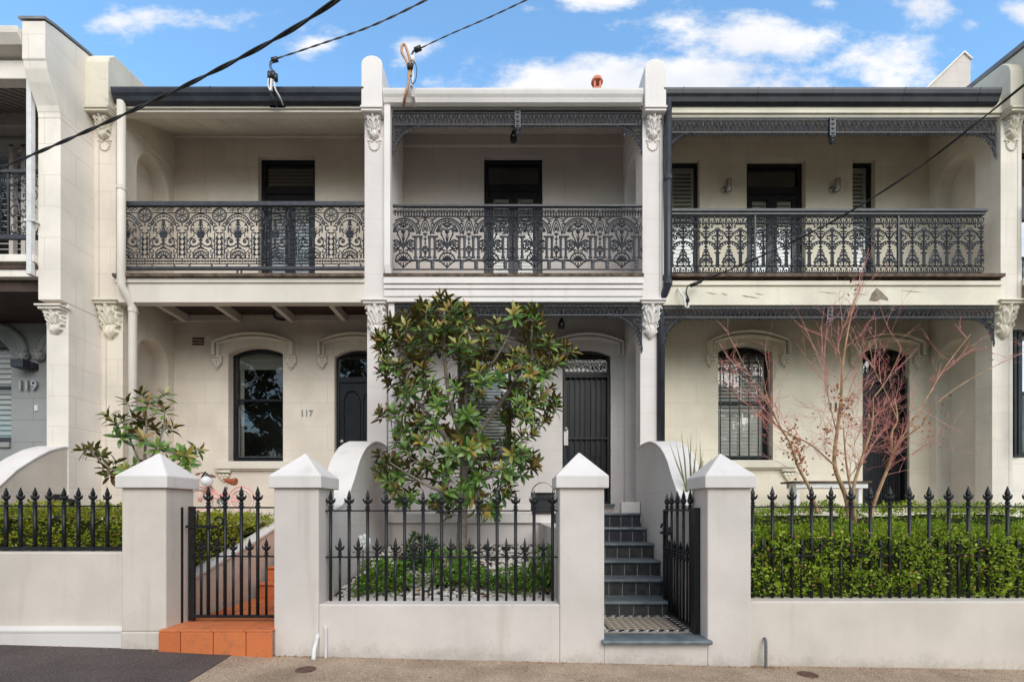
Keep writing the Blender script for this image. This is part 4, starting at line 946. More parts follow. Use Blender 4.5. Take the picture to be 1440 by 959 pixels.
mb = MB(); mp = lambda u, v, w: (u, yb + w, v)
zz = lambda py: WZ(py, yb)
panel(mb, mp, -12.5, X0 + .03, ZF, 4.8, [(-9.3, WX(16, yb), zz(622), zz(497), zz(468))], .16, border=False); mb.build('front_wall', M['grey'], h)
mb = MB(); panel(mb, mp, -12.5, X0 + .03, 4.85, 8.0, [(-9.3, WX(40, yb), 4.9, zz(176), zz(176))], .16, border=False); mb.build('balcony_wall', M['taupe'], h)
mb = MB(); mb.box(-12.5, X0, yf - .02, yb, 4.72, 4.78); mb.box(-12.5, X0, yf + .1, yb, 4.46, 4.70); mb.build('balcony_underside', M['boards'], h)
mb = MB(); mb.box(-12.5, X0, yf, yf + .12, 4.62, 4.80); mb.box(-12.5, X0, yf - .06, yf + .12, 4.80, 4.90); mb.build('balcony_beam', M['pale'], h, bevel=.005)
mb = MB(); mb.box(-12.5, X0, yb + .02 - .4, yb + 2, ZF - .2, ZF); mb.box(-12.5, -6.4, yb + .5, yb + .55, ZF, 8.5); mb.build('interior', M['room'], h)
w = sash_window(h, -9.3, WX(16, yb), zz(622), zz(497), zz(468), 'glass', y=yb + .1, fmat='slateblue')
mb = MB(); slats(mb, -9.25, WX(16, yb) - .05, zz(620), zz(472), yb + .24, .085, .9, .04); mb.build('shutter', M['blind'], w)
mb = MB(); mb.box(-9.4, WX(16, yb) + .0, yb - .04, yb + .08, zz(629), zz(622)); mb.build('window_sill', M['grey'], h)
mb = MB(); ring(mb, -9.3, WX(40, yb), 4.9, zz(176), zz(176), .09, yb + .05, yb + .12); 
for q in (WX(8, yb), WX(25, yb)): mb.box(q, q + .07, yb + .05, yb + .12, 4.9, zz(200))
mb.box(-9.2, WX(40, yb) - .09, yb + .05, yb + .12, zz(203), zz(193))
w = mb.build('french_door', M['taupe'], h)
mb = MB(); slats(mb, -9.2, WX(36, yb), 5.0, zz(206), yb + .16, .09, .6, .05); mb.box(-9.2, WX(36, yb), yb + .14, yb + .15, zz(192), zz(180)); mb.build('shutter', M['blind_dim'], w)
for (cxp, r) in ((WX(-2, yb), .46), (WX(66, yb) + .33, .40)):     # label moulds over window and door
    mb = MB(); pts = [(cxp + r * cos(pi * i / 16), yb - .03, zz(497) + r * .95 * sin(pi * i / 16)) for i in range(17)]
    pts = [p for p in pts if p[0] < X0 - .01]
    mb.tube(pts, .05, 8); mb.tube([(p[0] * 1 + (cxp - p[0]) * .16, yb - .02, p[2] - .02) for p in pts], .03, 8)
    e = pts[0] if cxp < -8 else pts[-1]
    mb.ball((e[0], yb - .05, e[2] - .05), .09, .06, .09); [mb.ball((e[0] + .06 * cos(a), yb - .09, e[2] - .05 + .06 * sin(a)), .03, .03, .03, 8, 6) for a in (0, 1, 2, 3, 4, 5)]
    mb.build('hood_mould', M['grey'], h, smooth=True)
text(h, '119', WX(41.5, yb), yb - .03, zz(549), .155, 'steel', .02)
mb = MB(); mb.box(WX(49.5, yb), WX(54, yb), yb - .02, yb + .01, zz(578), zz(570)); mb.build('doorbell', M['pvc'], h, bevel=.003)
xg = X0 - .055; mb = MB(); mb.box(xg - .03, xg + .035, yf - .08, yf - .01, 4.62, 7.52); o = mb.build('downpipe', M['pvc'], h, bevel=.008)
mb = MB(); mb.box(xg - .05, xg + .09, yf - .085, yf, zz(318) * 0 + WZ(316, yf), WZ(313, yf)); mb.build('pipe_clip', M['pvc'], o)
y = yf + .03; zt, zb_ = WZ(241, y), WZ(334, y); mb = MB(); mb.box(-12.5, X0, y - .025, y + .025, zt - .03, zt + .012); mb.box(-12.5, X0, y - .02, y + .02, zb_ - .03, zb_ + .03)
for q in (0, 12.2): mb.box(WX(q, y) - .012, WX(q, y) + .012, y - .012, y + .012, zb_, zt)
rl = mb.build('balcony_railing', M['lace'], h)
L = Lace(lambda x, yy: (x, yy)); L.k = 1; L.d = .007; H = zt - zb_
for r_ in range(4):
    for q in range(3):
        cxx, czz = .07 + q * .13, .14 + r_ * H * .235
        s_ = 1 if (q + r_) % 2 else -1
        n_ = 16; L.st([(cxx + (.072 - .058 * i / n_) * cos(s_ * i * .42 + r_), czz + (.095 - .075 * i / n_) * sin(s_ * i * .42 + r_)) for i in range(n_ + 1)], .011); L.dot(cxx, czz, .016)
        L.leaf(cxx, czz + .09, cxx + .06, czz + .04, .02); L.leaf(cxx, czz - .09, cxx - .06, czz - .04, .02)
L.st([(.2 + .36 * cos(pi * i / 14), H * .35 + H * .5 * sin(pi * i / 14)) for i in range(15)], .014)
for i in range(7): L.st([(i * .06, .03), (i * .06 + .03, .08), (i * .06 + .06, .03)], .009); L.st([(i * .06, H - .04), (i * .06 + .03, H - .09), (i * .06 + .06, H - .04)], .009)
pr = L.build('lace_panel', M['lace'], rl, loc=(WX(12.2, y) + .01, y, zb_), fix=False); clone(pr, rl, (WX(12.2, y) - .41, y, zb_))

# ---- house 111 (sliver on the right, forward)
h = thing('terrace_house', 'narrow sliver of a pale terrace house at the right edge with dark iron columns', 'house', (9, 8.2, ZF), 'row of terrace houses')
X1 = XR + .311
mb = MB(); mb.xprism([(6.75, 7.3), (9.4, 7.3), (9.4, 8.42), (6.75, 8.10)], X1 - .14, X1 + .22); mb.build('parapet', M['cream_old'], h, bevel=.012)
mb = MB(); mb.xprism([(6.7, 8.105), (9.4, 8.43), (9.4, 8.50), (6.7, 8.175)], X1 - .17, X1 + .26); mb.build('capping', M['roof'], h)
mb = MB(); mp = lambda u, v, w: (u, 7.75 + w, v)
panel(mb, mp, X1 + .003, 13, ZF - .6, 4.6, [(X1 + .02, X1 + 1.2, 2.25, 4.2, 4.3)], .16, border=False); panel(mb, mp, X1 + .003, 13, 4.6, 8.1, [(X1 + .02, X1 + 1.2, 5.0, 7.2, 7.2)], .16, border=False); mb.build('front_wall', M['pale'], h)
for z0_, z1_ in ((2.25, 4.3), (5.0, 7.2)): sash_window(h, X1 + .02, X1 + 1.2, z0_, z1_, z1_, 'glass_dark', y=7.85)
mb = MB(); mb.box(X1, 13, 9, 9.1, 0, 8); mb.build('interior', M['room'], h)
mb = MB(); mb.box(X1 + .01, 13, 7.05, 7.75, 4.75, 4.85); mb.box(X1 + .01, 13, 7.05, 7.15, 4.45, 4.75); mb.build('balcony_deck', M['pale'], h)
mb = MB(); mb.box(X1 + .01, 13, 6.95, 7.75, 7.3, 7.6); mb.build('veranda_roof', M['pale'], h)
mb = MB(); mb.box(X1 + .012, X1 + .06, 7.08, 7.14, 2.3, 4.45)
for i in range(9): mb.tube([(X1 + .036 + .05 * cos(t * .7), 7.08, 4.35 - i * .09 + .045 * sin(t * .7)) for t in range(9)], .012, 6)
mb.build('lace_bracket', M['lace'], h)
mb = MB(); mb.box(8.0, 8.13, 7.70, 7.745, 2.27, 4.28); mb.box(8.05, 8.07, 7.685, 7.699, 2.3, 4.26); mb.build('iron_post', M['navy'], h, bevel=.006)
mb = MB(); mb.box(X1 + .01, 13, 7.08, 7.12, 5.9, 5.95); mb.box(X1 + .01, 13, 7.08, 7.12, 5.0, 5.04)
for i in range(60): mb.box(X1 + .02 + i * .06, X1 + .035 + i * .06, 7.09, 7.11, 5.04, 5.9)
for i in range(8): mb.tube([(X1 + .06 + .05 * cos(t * .7), 7.1, 5.12 + i * .1 + .05 * sin(t * .7)) for t in range(9)], .011, 6)
mb.build('balcony_railing', M['lace'], h)

# ---- on the roofs
t = thing('chimney', 'terracotta chimney pot showing over the pale gutter of the middle house', 'chimney', (WX(840, 11), 11, 9.0))
mb = MB(); mb.box(WX(840, 11) - .45, WX(840, 11) + .45, 10.7, 11.3, 8.6, 10.72); mb.build('chimney_stack', M['white'], t, bevel=.01)
cx = WX(839.5, 11); mb = MB(); mb.lathe((cx, 11, 10.72), [(.14, 0), (.12, .1), (.11, .24)], 12)
for a in range(4): mb.box(cx + .085 * cos(a * pi / 2 + .785) - .022, cx + .085 * cos(a * pi / 2 + .785) + .022, 11 + .085 * sin(a * pi / 2 + .785) - .022, 11 + .085 * sin(a * pi / 2 + .785) + .022, 10.96, 11.12)
mb.lathe((cx, 11, 11.12), [(.135, 0), (.135, .03), (.10, .10), (.04, .13)], 12); mb.build('chimney_pot', M['terra_roof'], t, bevel=.004)
Yp = 10.0
t = thing('roof_parapet', 'tall grey sloping party-wall parapet rising behind the right end of the dark gutter', 'parapet', (WX(1340, Yp), Yp, 7))
mb = MB(); pl = [(WX(a, Yp), WZ(b, Yp)) for a, b in ((1280, 145), (1306, 122), (1355, 75), (1365, 84), (1365, 160), (1280, 190))]; mb.yprism(pl, Yp, Yp + .4); mb.build('wall', M['taupe'], t, bevel=.008)
mb = MB(); pl = [(WX(a, Yp), WZ(b, Yp)) for a, b in ((1278, 146.5), (1355, 73), (1367, 84), (1365, 84.4), (1355, 75.4), (1280, 148))]; mb.yprism(pl, Yp - .03, Yp + .43); mb.build('capping', M['pale'], t)
# ------------------------------------------------------------------ ground
GP = [(-60, .25), (-9, .25), (-4.76, .149), (-3.2, .105), (-2.25, .055), (0, 0), (2.25, -.05), (4.76, -.09), (9, -.15), (60, -.15)]
def gz(x):
    for (a, p), (b, q) in zip(GP, GP[1:]):
        if x <= b: return p + (q - p) * max(0, x - a) / (b - a)
    return GP[-1][1]
def strip(name, x0, x1, y0, y1, dz, mat, skew=(0, 0)):
    """ground sheet that follows the slope of the street; skew moves the x of its cut end at y0"""
    xs = [x0] + [p[0] for p in GP if x0 < p[0] < x1] + [x1]; mb = MB()
    for a, b in zip(xs, xs[1:]):
        a2, b2 = a + (skew[0] if a == x0 else 0), b + (skew[1] if b == x1 else 0)
        mb.quad((a2, y0, gz(a) + dz), (b2, y0, gz(b) + dz), (b, y1, gz(b) + dz), (a, y1, gz(a) + dz))
    return struct(mb.build(name, mat, None, fix=False))
mb = MB(); mb.quad((-400, -400, -.6), (400, -400, -.6), (400, 400, -.6), (-400, 400, -.6)); struct(mb.build('ground', M['earth']))
strip('footpath', -2.63, 60, 2.6, 5.0, 0, M['concrete'], (.24, 0))
strip('asphalt_footpath', -60, -2.63, 2.6, 5.0, .005, M['asphalt'], (0, .24))
mb = MB()
for (a, _), (b, _) in zip(GP, GP[1:]): mb.add([(a, 2.42, gz(a) - .15), (b, 2.42, gz(b) - .15), (b, 2.6, gz(b) - .15), (a, 2.6, gz(a) - .15), (a, 2.42, gz(a) + .003), (b, 2.42, gz(b) + .003), (b, 2.6, gz(b) + .003), (a, 2.6, gz(a) + .003)], [(4, 5, 6, 7), (0, 1, 5, 4), (2, 3, 7, 6)])
struct(mb.build('kerb', M['concrete'], fix=False))
strip('road', -60, 60, -9, 2.42, -.13, M['road'])

# ------------------------------------------------------------------ front garden walls
def pillar(root, x0, x1, y0, y1, zb, zc0, zc1, zap, mat='white_wall'):
    mb = MB(); mb.box(x0, x1, y0, y1, zb, zc0); p = mb.build('pillar', M[mat], root, bevel=.012)
    o = .036; mb = MB(); a = [(x0 - o, y0 - o), (x1 + o, y0 - o), (x1 + o, y1 + o), (x0 - o, y1 + o)]; cx, cy = (x0 + x1) / 2, (y0 + y1) / 2
    mb.add([(*q, zc0 - .002) for q in a] + [(*q, zc1) for q in a] + [(cx, cy, zap)], [(3, 2, 1, 0)] + [(i, (i + 1) % 4, 4 + (i + 1) % 4, 4 + i) for i in range(4)] + [(4 + i, 4 + (i + 1) % 4, 8) for i in range(4)])
    mb.build('pillar_cap', M['cap'], p, bevel=.008)
    return p
CZ0, CZ1 = WZ(685.5, 4.46), WZ(668.5, 4.46)
P1, P2, P3, P4 = (-3.633, -3.223), (-2.217, -1.80), (.443, .860), (1.82, 2.226)
t = thing('front_wall', 'low off-white front wall at the left with a white ledge along its foot and one capped gate pillar', 'garden wall', (-5, 4.6, .1))
mb = MB(); mb.box(-14, P1[0], 4.56, 4.86, .25, 1.01); mb.build('wall', M['warm_wall'], t, bevel=.012)
mb = MB(); mb.xprism([(4.50, .29), (4.50, .27), (4.80, -.3), (4.80, .31), (4.56, .315)], -14, P1[0] - .0); mb.box(-14, P1[0], 4.505, 4.8, -.4, .262); mb.build('plinth', M['cap'], t, bevel=.006)
mb = MB(); mb.box(P1[0], P1[1] - .001, 4.49, 4.85, -.4, .275); mb.build('pillar_base', M['warm_wall'], t, bevel=.01)
pillar(t, *P1, 4.5, 4.9, .276, CZ0, CZ1, 1.965, 'warm_wall')
t = thing('front_wall', 'off-white front wall of the middle house with three pyramid-capped pillars', 'garden wall', (-.7, 4.6, 0))
mb = MB(); mb.box(P2[1], P3[0], 4.5, 4.86, -.4, .53); mb.build('wall', M['white_wall'], t, bevel=.012)
mb = MB(); mb.box(P3[1], P4[0], 4.503, 4.86, -.4, .165); mb.build('threshold_wall', M['white_wall'], t, bevel=.006)
for P, ap in ((P2, 1.96), (P3, 1.97), (P4, 1.96)): pillar(t, *P, 4.5, 4.9, -.4, CZ0, CZ1, ap)
t = thing('front_wall', 'low off-white front wall on the right below the long clipped hedge', 'garden wall', (4, 4.6, 0))
mb = MB(); mb.box(P4[1], 14, 4.54, 4.84, -.4, .55); mb.build('wall', M['warm_wall'], t, bevel=.014)

# ------------------------------------------------------------------ iron fences and gates
def finial_mb(mb, x, y, z, h, w, axis='x'):
    """spear head with two curled lobes, standing on collars"""
    k = h / .2
    mb.lathe((x, y, z), [(.010 * k, 0), (.024 * k, .004 * k), (.024 * k, .018 * k), (.013 * k, .026 * k), (.021 * k, .034 * k), (.021 * k, .046 * k), (.012 * k, .056 * k), (.019 * k, .068 * k), (.028 * k, .086 * k), (.024 * k, .104 * k), (.015 * k, .112 * k)], 10)
    mb.lathe((x, y, z), [(.010 * k, .106 * k), (.024 * k, .126 * k), (.018 * k, .150 * k), (.002 * k, .205 * k)], 4)
    for s in (-1, 1):
        pts = [(s * .010 * k, .074 * k), (s * .026 * k, .082 * k), (s * .037 * k, .094 * k), (s * .041 * k, .110 * k), (s * .046 * k, .121 * k)]
        mb.tube([(x + p[0], y, z + p[1]) if axis == 'x' else (x, y + p[0], z + p[1]) for p in pts], [.008 * k, .011 * k, .010 * k, .008 * k, .003 * k], 6)
    for s in (-1, 1): mb.ball((x, y + s * .02 * k, z + .095 * k) if axis == 'x' else (x + s * .02 * k, y, z + .095 * k), .012 * k, .012 * k, .022 * k, 6, 4)
def picket(root, x, y, zb, zrail, h, r, axis='x', n=10):
    """first one of a kind; clones share its mesh"""
    mb = MB(); mb.tube([(0, 0, 0), (0, 0, zrail - zb)], r, 8); p = mb.build('picket', M['iron'], root, smooth=True, loc=(x, y, zb))
    mb = MB(); finial_mb(mb, 0, 0, 0, h, .07, axis); f = mb.build('finial', M['iron'], p, loc=(x, y, zrail), fix=True)
    return p, f
def picket_clone(pf, root, x, y, zb, zrail):
    p = clone(pf[0], root, (x, y, zb)); clone(pf[1], p, (x, y, zrail))
def fence(label, xs_tall, xs_short, x0, x1, y, zb, zr1, zr2, ztip1, ztip2, zr0=None):
    t = thing('iron_fence', label, 'fence', ((x0 + x1) / 2, y, zb), 'spear-topped iron fences along the front walls')
    for zr, nm in ((zr1, 'top_rail'), (zr2, 'middle_rail'), (zr0, 'bottom_rail')):
        if zr is None: continue
        mb = MB(); mb.box(x0, x1, y - .016, y + .016, zr - .007, zr + .007) if nm != 'bottom_rail' else mb.box(x0, x1, y - .022, y + .022, zr - .018, zr + .018); mb.build(nm, M['iron'], t, bevel=.002)
    pf = None
    for x in xs_tall:
        if pf is None: pf = picket(t, x, y, zb, zr1, ztip1 - zr1, .0155 if not zr0 else .017)
        else: picket_clone(pf, t, x, y, zb, zr1)
    pf = None
    for x in xs_short:
        if pf is None: pf = picket(t, x, y, zb, zr2, ztip2 - zr2, .0125)
        else: picket_clone(pf, t, x, y, zb, zr2)
    return t
YFN = 4.68
xt = [WX(8.6 + 20.35 * k, YFN) for k in range(-6, 8)]
fence('black iron fence on the left front wall, all spears one height and a bottom rail', xt, [], -6, P1[0], YFN, 1.0, WZ(711.5, YFN), None, WZ(685.5, YFN), None, zr0=WZ(771, YFN))
xt = [WX(465 + 26 * k, YFN) for k in range(13)]; xs = [a + .0895 for a in xt[:-1]]
fence('black iron fence with tall and short spears between the two pillars of the middle house', xt, xs, P2[1], P3[0], YFN, .52, WZ(718, YFN), WZ(783, YFN), WZ(689, YFN), WZ(756, YFN))
Y3 = 4.72
xt = [WX(1058.5 + 27.55 * k, Y3) for k in range(0, 21)]; xs = [a + .0956 for a in xt]
fence('black iron fence half buried in the clipped hedge on the right', xt, xs, P4[1], 6.4, Y3, .54, WZ(712.5, Y3), WZ(781, Y3), WZ(684, Y3), WZ(757, Y3))

# closed gate of the left house
yg = 4.76
t = thing('iron_gate', 'closed black iron gate in front of the orange tiled steps', 'gate', (-2.7, yg, .36), 'iron garden gates')
gx0, gx1 = WX(270, yg), P2[0] - .012; zr1, zr2, zr3 = WZ(713.5, yg), WZ(782, yg), WZ(866, yg)
mb = MB(); mb.box(gx0 - .03, gx0 + .03, yg - .015, yg + .015, WZ(872, yg), zr1 + .012); mb.box(gx0 + .03, gx1, yg - .017, yg + .017, zr1 - .008, zr1 + .008); mb.box(gx0 + .03, gx1, yg - .016, yg + .016, zr2 - .007, zr2 + .007); mb.box(gx0 + .03, gx1, yg - .02, yg + .02, zr3 - .013, zr3 + .013); mb.box(gx1 - .03, gx1, yg - .014, yg + .014, zr3, zr1); mb.build('frame', M['iron'], t, bevel=.003)
pf = None
for p in (293, 316.5, 339.5, 362.5):
    if pf is None: pf = picket(t, WX(p, yg), yg, zr3, zr1, WZ(684, yg) - zr1, .0165)
    else: picket_clone(pf, t, WX(p, yg), yg, zr3, zr1)
pf = None
for p in (283, 305.5, 328, 351, 374.5):
    if pf is None: pf = picket(t, WX(p, yg), yg, zr3, zr2, WZ(757, yg) - zr2, .0125)
    else: picket_clone(pf, t, WX(p, yg), yg, zr3, zr2)
mb = MB(); zl = WZ(740, yg); mb.box(gx0 - .045, gx0 + .26, yg - .03, yg - .018, zl - .013, zl + .013); mb.tube([(gx0 + .28 + .042 * cos(a), yg - .03, zl + .05 + .042 * sin(a)) for a in [i * .45 - 1.6 for i in range(11)]], .009, 6); mb.tube([(gx0 + .075, yg - .03, zl), (gx0 + .075, yg - .03, zl + .12), (gx0 + .05, yg - .03, zl + .15)], .008, 6); mb.build('latch', M['iron'], t)
mb = MB(); xq = WX(252.5, 4.72); mb.box(xq - .028, xq + .028, 4.705, 4.735, .31, WZ(713, 4.72)); mb.box(P1[1] - .02, xq, 4.712, 4.728, 1.2, 1.23); mb.build('hinge_post', M['iron'], t, bevel=.003)
mb = MB(); mb.box(P2[0] - .15, P2[0] - .012, yg + .05, yg + .08, 1.36, 1.43); mb.build('catch_plate', M['iron'], t)
# open gate of the middle house
xg = 1.785; ya, yb_ = 4.72, 5.66
t = thing('iron_gate', 'open black iron gate swung inward beside the slate stairs', 'gate', (xg, ya, .21), 'iron garden gates')
z1_, z2_, z3_ = 1.405, .895, .245
mb = MB(); mb.box(xg - .016, xg + .016, ya + .02, yb_, z1_ - .01, z1_ + .01); mb.box(xg - .015, xg + .015, ya + .02, yb_, z2_ - .008, z2_ + .008); mb.box(xg - .016, xg + .016, ya + .02, yb_, z3_ - .014, z3_ + .014); mb.box(xg - .018, xg + .018, yb_ - .03, yb_ + .01, .22, z1_ + .01); mb.box(xg - .02, xg + .012, ya + .02, ya + .06, .215, z1_ + .01); mb.build('frame', M['iron'], t, bevel=.003)
mb = MB(); mb.box(xg - .02, P4[0] + .01, ya - .05, ya + .015, .20, 1.43); mb.build('hinge_post', M['iron'], t, bevel=.004)
pf = None
for q in (.13, .33, .53, .73, .90):
    y = ya + (yb_ - ya) * q
    if pf is None: pf = picket(t, xg, y, z3_, z1_, .205, .0145, 'y')
    else: picket_clone(pf, t, xg, y, z3_, z1_)
pf = None
for q in (.22, .43, .63, .815, .96):
    y = ya + (yb_ - ya) * q
    if pf is None: pf = picket(t, xg, y, z3_, z2_, .18, .0115, 'y')
    else: picket_clone(pf, t, xg, y, z3_, z2_)
mb = MB(); mb.box(xg - .05, xg - .016, yb_ - .32, yb_ + .01, 1.13, 1.16); mb.tube([(xg - .04, yb_ - .05 + .05 * cos(a), 1.20 + .05 * sin(a)) for a in [i * .5 for i in range(8)]], .011, 6); mb.tube([(xg - .04, yb_ - .30, 1.14), (xg - .04, yb_ - .30, 1.22)], .011, 6); mb.build('latch', M['iron'], t)

# ------------------------------------------------------------------ sweeping garden walls between the houses
SW = [(4.90, 1.40), (5.10, 1.405), (5.33, 1.455), (5.57, 1.60), (5.75, 1.785), (5.92, 1.99), (6.05, 2.10), (6.2, 2.195), (6.4, 2.275), (6.6, 2.33), (6.8, 2.355), (7.0, 2.36), (7.36, 2.35)]
def sweep_wall(label, x0, x1, prof, mat, tmat, z0=-.3):
    t = thing('sweep_wall', label, 'garden wall', ((x0 + x1) / 2, 6.2, .3), 'sweeping walls between the front gardens')
    mb = MB(); n = len(prof)
    poly = [(p[0], p[1] - .001) for p in prof] + [(prof[-1][0], z0), (prof[0][0], z0)]
    mb.xprism(poly, x0 + .012, x1 - .012); mb.build('wall', M[mat], t)
    mb = MB(); up = [(p[0] - .0, p[1] + .018) for p in prof]; mb.xprism(up + [(p[0], p[1] - .012) for p in prof[::-1]], x0, x1); mb.build('coping', M[tmat], t, bevel=.006)
    return t
sweep_wall('off-white wall with an S-curved white top rising behind the second pillar from the left', XB_ - .03, -1.865, SW, 'white', 'cap')
sweep_wall('off-white wall with an S-curved white top rising between the slate stairs and the right garden', 1.90, 2.27, SW, 'white', 'cap')
pl = []
for (p, q) in ((-40, 725), (0, 684), (25, 661), (50, 645), (70, 634.5), (84, 630.5), (92, 629)):
    Y = -6.222 * 680 / (p - 720); pl.append((Y, WZ(q, Y)))
pl = [(4.9, 1.22), (5.2, 1.25)] + pl + [(6.80, pl[-1][1])]
sweep_wall('long cream wall with a broad white curved top at the far left', -6.60, -6.222, pl, 'cream', 'cap')

# ------------------------------------------------------------------ slate stairs of the middle house
t = thing('stairs', 'slate-edged stairs with black riser tiles climbing to the barred front door', 'stairs', (1.3, 5.5, .2))
SY = [5.5, 5.85, 6.17, 6.46, 6.80, 7.105]; SZ = [.368, .570, .765, .965, 1.165, 1.368]; sx0, sx1 = .62, 1.899
zprev = .205; slab = None
for i, (y, z) in enumerate(zip(SY, SZ)):
    y1 = SY[i + 1] + .04 if i < 5 else YV + .35
    mb = MB(); mb.box(sx0, sx1, y, y1, z - .036, z); mb.build('tread', M['slate'], t, bevel=.012)
    mb = MB(); mb.m = 0; mb.box(sx0, sx1, y + .045, y1 + .3 if i < 5 else YV - .042, zprev - .3, z - .037); mb.m = 1
    w = .165; off = (.05, .10, 0, .03, .07, 0)[i]; x = sx0 - off
    while x < sx1:
        a, b = max(sx0, x + .004), min(sx1 - .001, x + w - .004)
        if b > a: mb.box(a, b, y + .038, y + .05, zprev + .004, z - .04)
        x += w
    mb.build('riser', [M['grout'], M['tile_black'] if i < 4 else M['slateblue']], t)
    zprev = z
mb = MB(); mb.box(P3[1] - .03, P4[0] + .03, 4.44, 4.74, .166, .206); mb.build('threshold_slab', M['slate'], t, bevel=.014)
# patterned landing
mb = MB(); lz = .2055; mb.box(sx0, sx1, 4.742, 5.56, -.2, lz); o = mb.build('landing', M['tile_beige'], t)
mb = MB(); z = lz + .002
bx0, bx1, by0, by1 = P3[1] - .02, 1.84, 4.76, 5.52
for i in range(12):
    for j in range(7):
        x, y = bx0 + .20 + i * .075, by0 + .15 + j * .08
        if x < bx1 - .14: mb.add([(x - .02, y, z), (x, y - .02, z), (x + .02, y, z), (x, y + .02, z)], [(0, 1, 2, 3)])
mb.quad((bx0, by0, z), (bx1, by0, z), (bx1, by0 + .10, z), (bx0, by0 + .10, z)); mb.quad((bx0, by1 - .10, z), (bx1, by1 - .10, z), (bx1, by1, z), (bx0, by1, z))
mb.quad((bx0, by0 + .10, z), (bx0 + .12, by0 + .10, z), (bx0 + .12, by1 - .10, z), (bx0, by1 - .10, z)); mb.quad((bx1 - .12, by0 + .10, z), (bx1, by0 + .10, z), (bx1, by1 - .10, z), (bx1 - .12, by1 - .10, z))
mb.build('white_mosaic', M['tile_white'], o, fix=False)
mb = MB(); z = lz + .004
for yy in (by0 + .012, by1 - .088):
    x = bx0
    while x < bx1 - .05: mb.add([(x, yy, z), (x + .05, yy, z), (x + .09, yy + .075, z), (x + .04, yy + .075, z)], [(0, 1, 2, 3)]); x += .10; mb.add([(x - .045, yy + .03, z), (x - .02, yy + .01, z), (x + .005, yy + .03, z), (x - .02, yy + .05, z)], [(0, 1, 2, 3)])
    mb.quad((bx0, yy + .080, z), (bx1, yy + .080, z), (bx1, yy + .088, z), (bx0, yy + .088, z))
for xx in (bx0 + .01, bx1 - .11):
    y = by0 + .11
    while y < by1 - .16: mb.add([(xx, y, z), (xx + .05, y + .02, z), (xx + .05, y + .07, z), (xx, y + .05, z)], [(0, 1, 2, 3)]); y += .09
for xx in (bx0 + .118, bx1 - .128): mb.quad((xx, by0 + .11, z), (xx + .022, by0 + .11, z), (xx + .022, by1 - .11, z), (xx, by1 - .11, z))
mb.build('black_mosaic', M['tile_black'], o, fix=False)
mb = MB(); mb.box(1.62, 1.90, 7.17, 7.3, ZF + .001, ZF + .17); mb.build('end_block', M['white'], t, bevel=.01)
mb = MB(); mb.box(sx0 - .2, sx0 - .001, 4.95, YV + .0, -.2, ZF - .141); mb.build('side_wall', M['white'], t)

# ------------------------------------------------------------------ terracotta steps of the left house
t = thing('stairs', 'orange terracotta tiled path and steps behind the closed iron gate', 'stairs', (-2.7, 5.5, .3))
tx0, tx1, zt = P1[1] + .003, P2[0] - .003, .309
def tiles(mb, x0, x1, y0, y1, z, tw, tl, g=.007, th=.02, offx=0):
    x = x0 - offx
    while x < x1 - .01:
        a, b = max(x0, x), min(x + tw, x1); y = y0
        while y < y1 - .01:
            mb.box(a + g / 2, b - g / 2, y + g / 2, min(y + tl, y1) - g / 2, z - th, z + R.uniform(-.001, .001)); y += tl
        x += tw
mb = MB(); mb.m = 0; mb.box(tx0, tx1, 4.452, 6.4, -.4, zt - .006); mb.m = 1
tiles(mb, tx0 - .025, tx1 + .02, 4.43, 4.80, zt, .30, .37, offx=.12)
x = tx0 - .12
while x < tx1:
    a, b = max(tx0 - .025, x), min(x + .30, tx1 + .02)
    mb.box(a + .004, b - .004, 4.432, 4.46, -.4, zt - .022); x += .30
tiles(mb, tx0, tx1, 4.80, 6.10, zt, .25, .26)
mb.build('tiled_path', [M['grout'], M['terra']], t, bevel=.004)
for k in range(6):
    y, z = 6.07 + .262 * k, zt + .178 * (k + 1)
    mb = MB(); mb.m = 0; mb.box(tx0, tx1 + .02, y + .02, 7.25, z - .30, z - .022); mb.m = 1
    tiles(mb, tx0, tx1 + .02, y - .02, y + .30, z, .25, .32)
    x = tx0
    while x < tx1: mb.box(x + .004, min(tx1, x + .25) - .004, y + .008, y + .0205, z - .178, z - .026); x += .25
    mb.build('step', [M['grout'], M['terra']], t, bevel=.005)
t = thing('kerb_wall', 'low sloping off-white wall rounded on top, beside the terracotta steps', 'garden wall', (-3.3, 5.8, .4))
pr = [(4.91, .70), (5.0, .74), (5.6, .885), (6.1, 1.01), (6.64, 1.165), (7.15, 1.30)]
mb = MB(); mb.xprism([(p[0], p[1] - .04) for p in pr] + [(7.15, -.2), (4.91, -.2)], -3.42, -3.285); mb.build('wall', M['cream'], t)
mb = MB(); mb.xprism([(p[0], p[1]) for p in pr] + [(p[0], p[1] - .06) for p in pr[::-1]], -3.445, -3.272); mb.build('coping', M['cap'], t, bevel=.02)

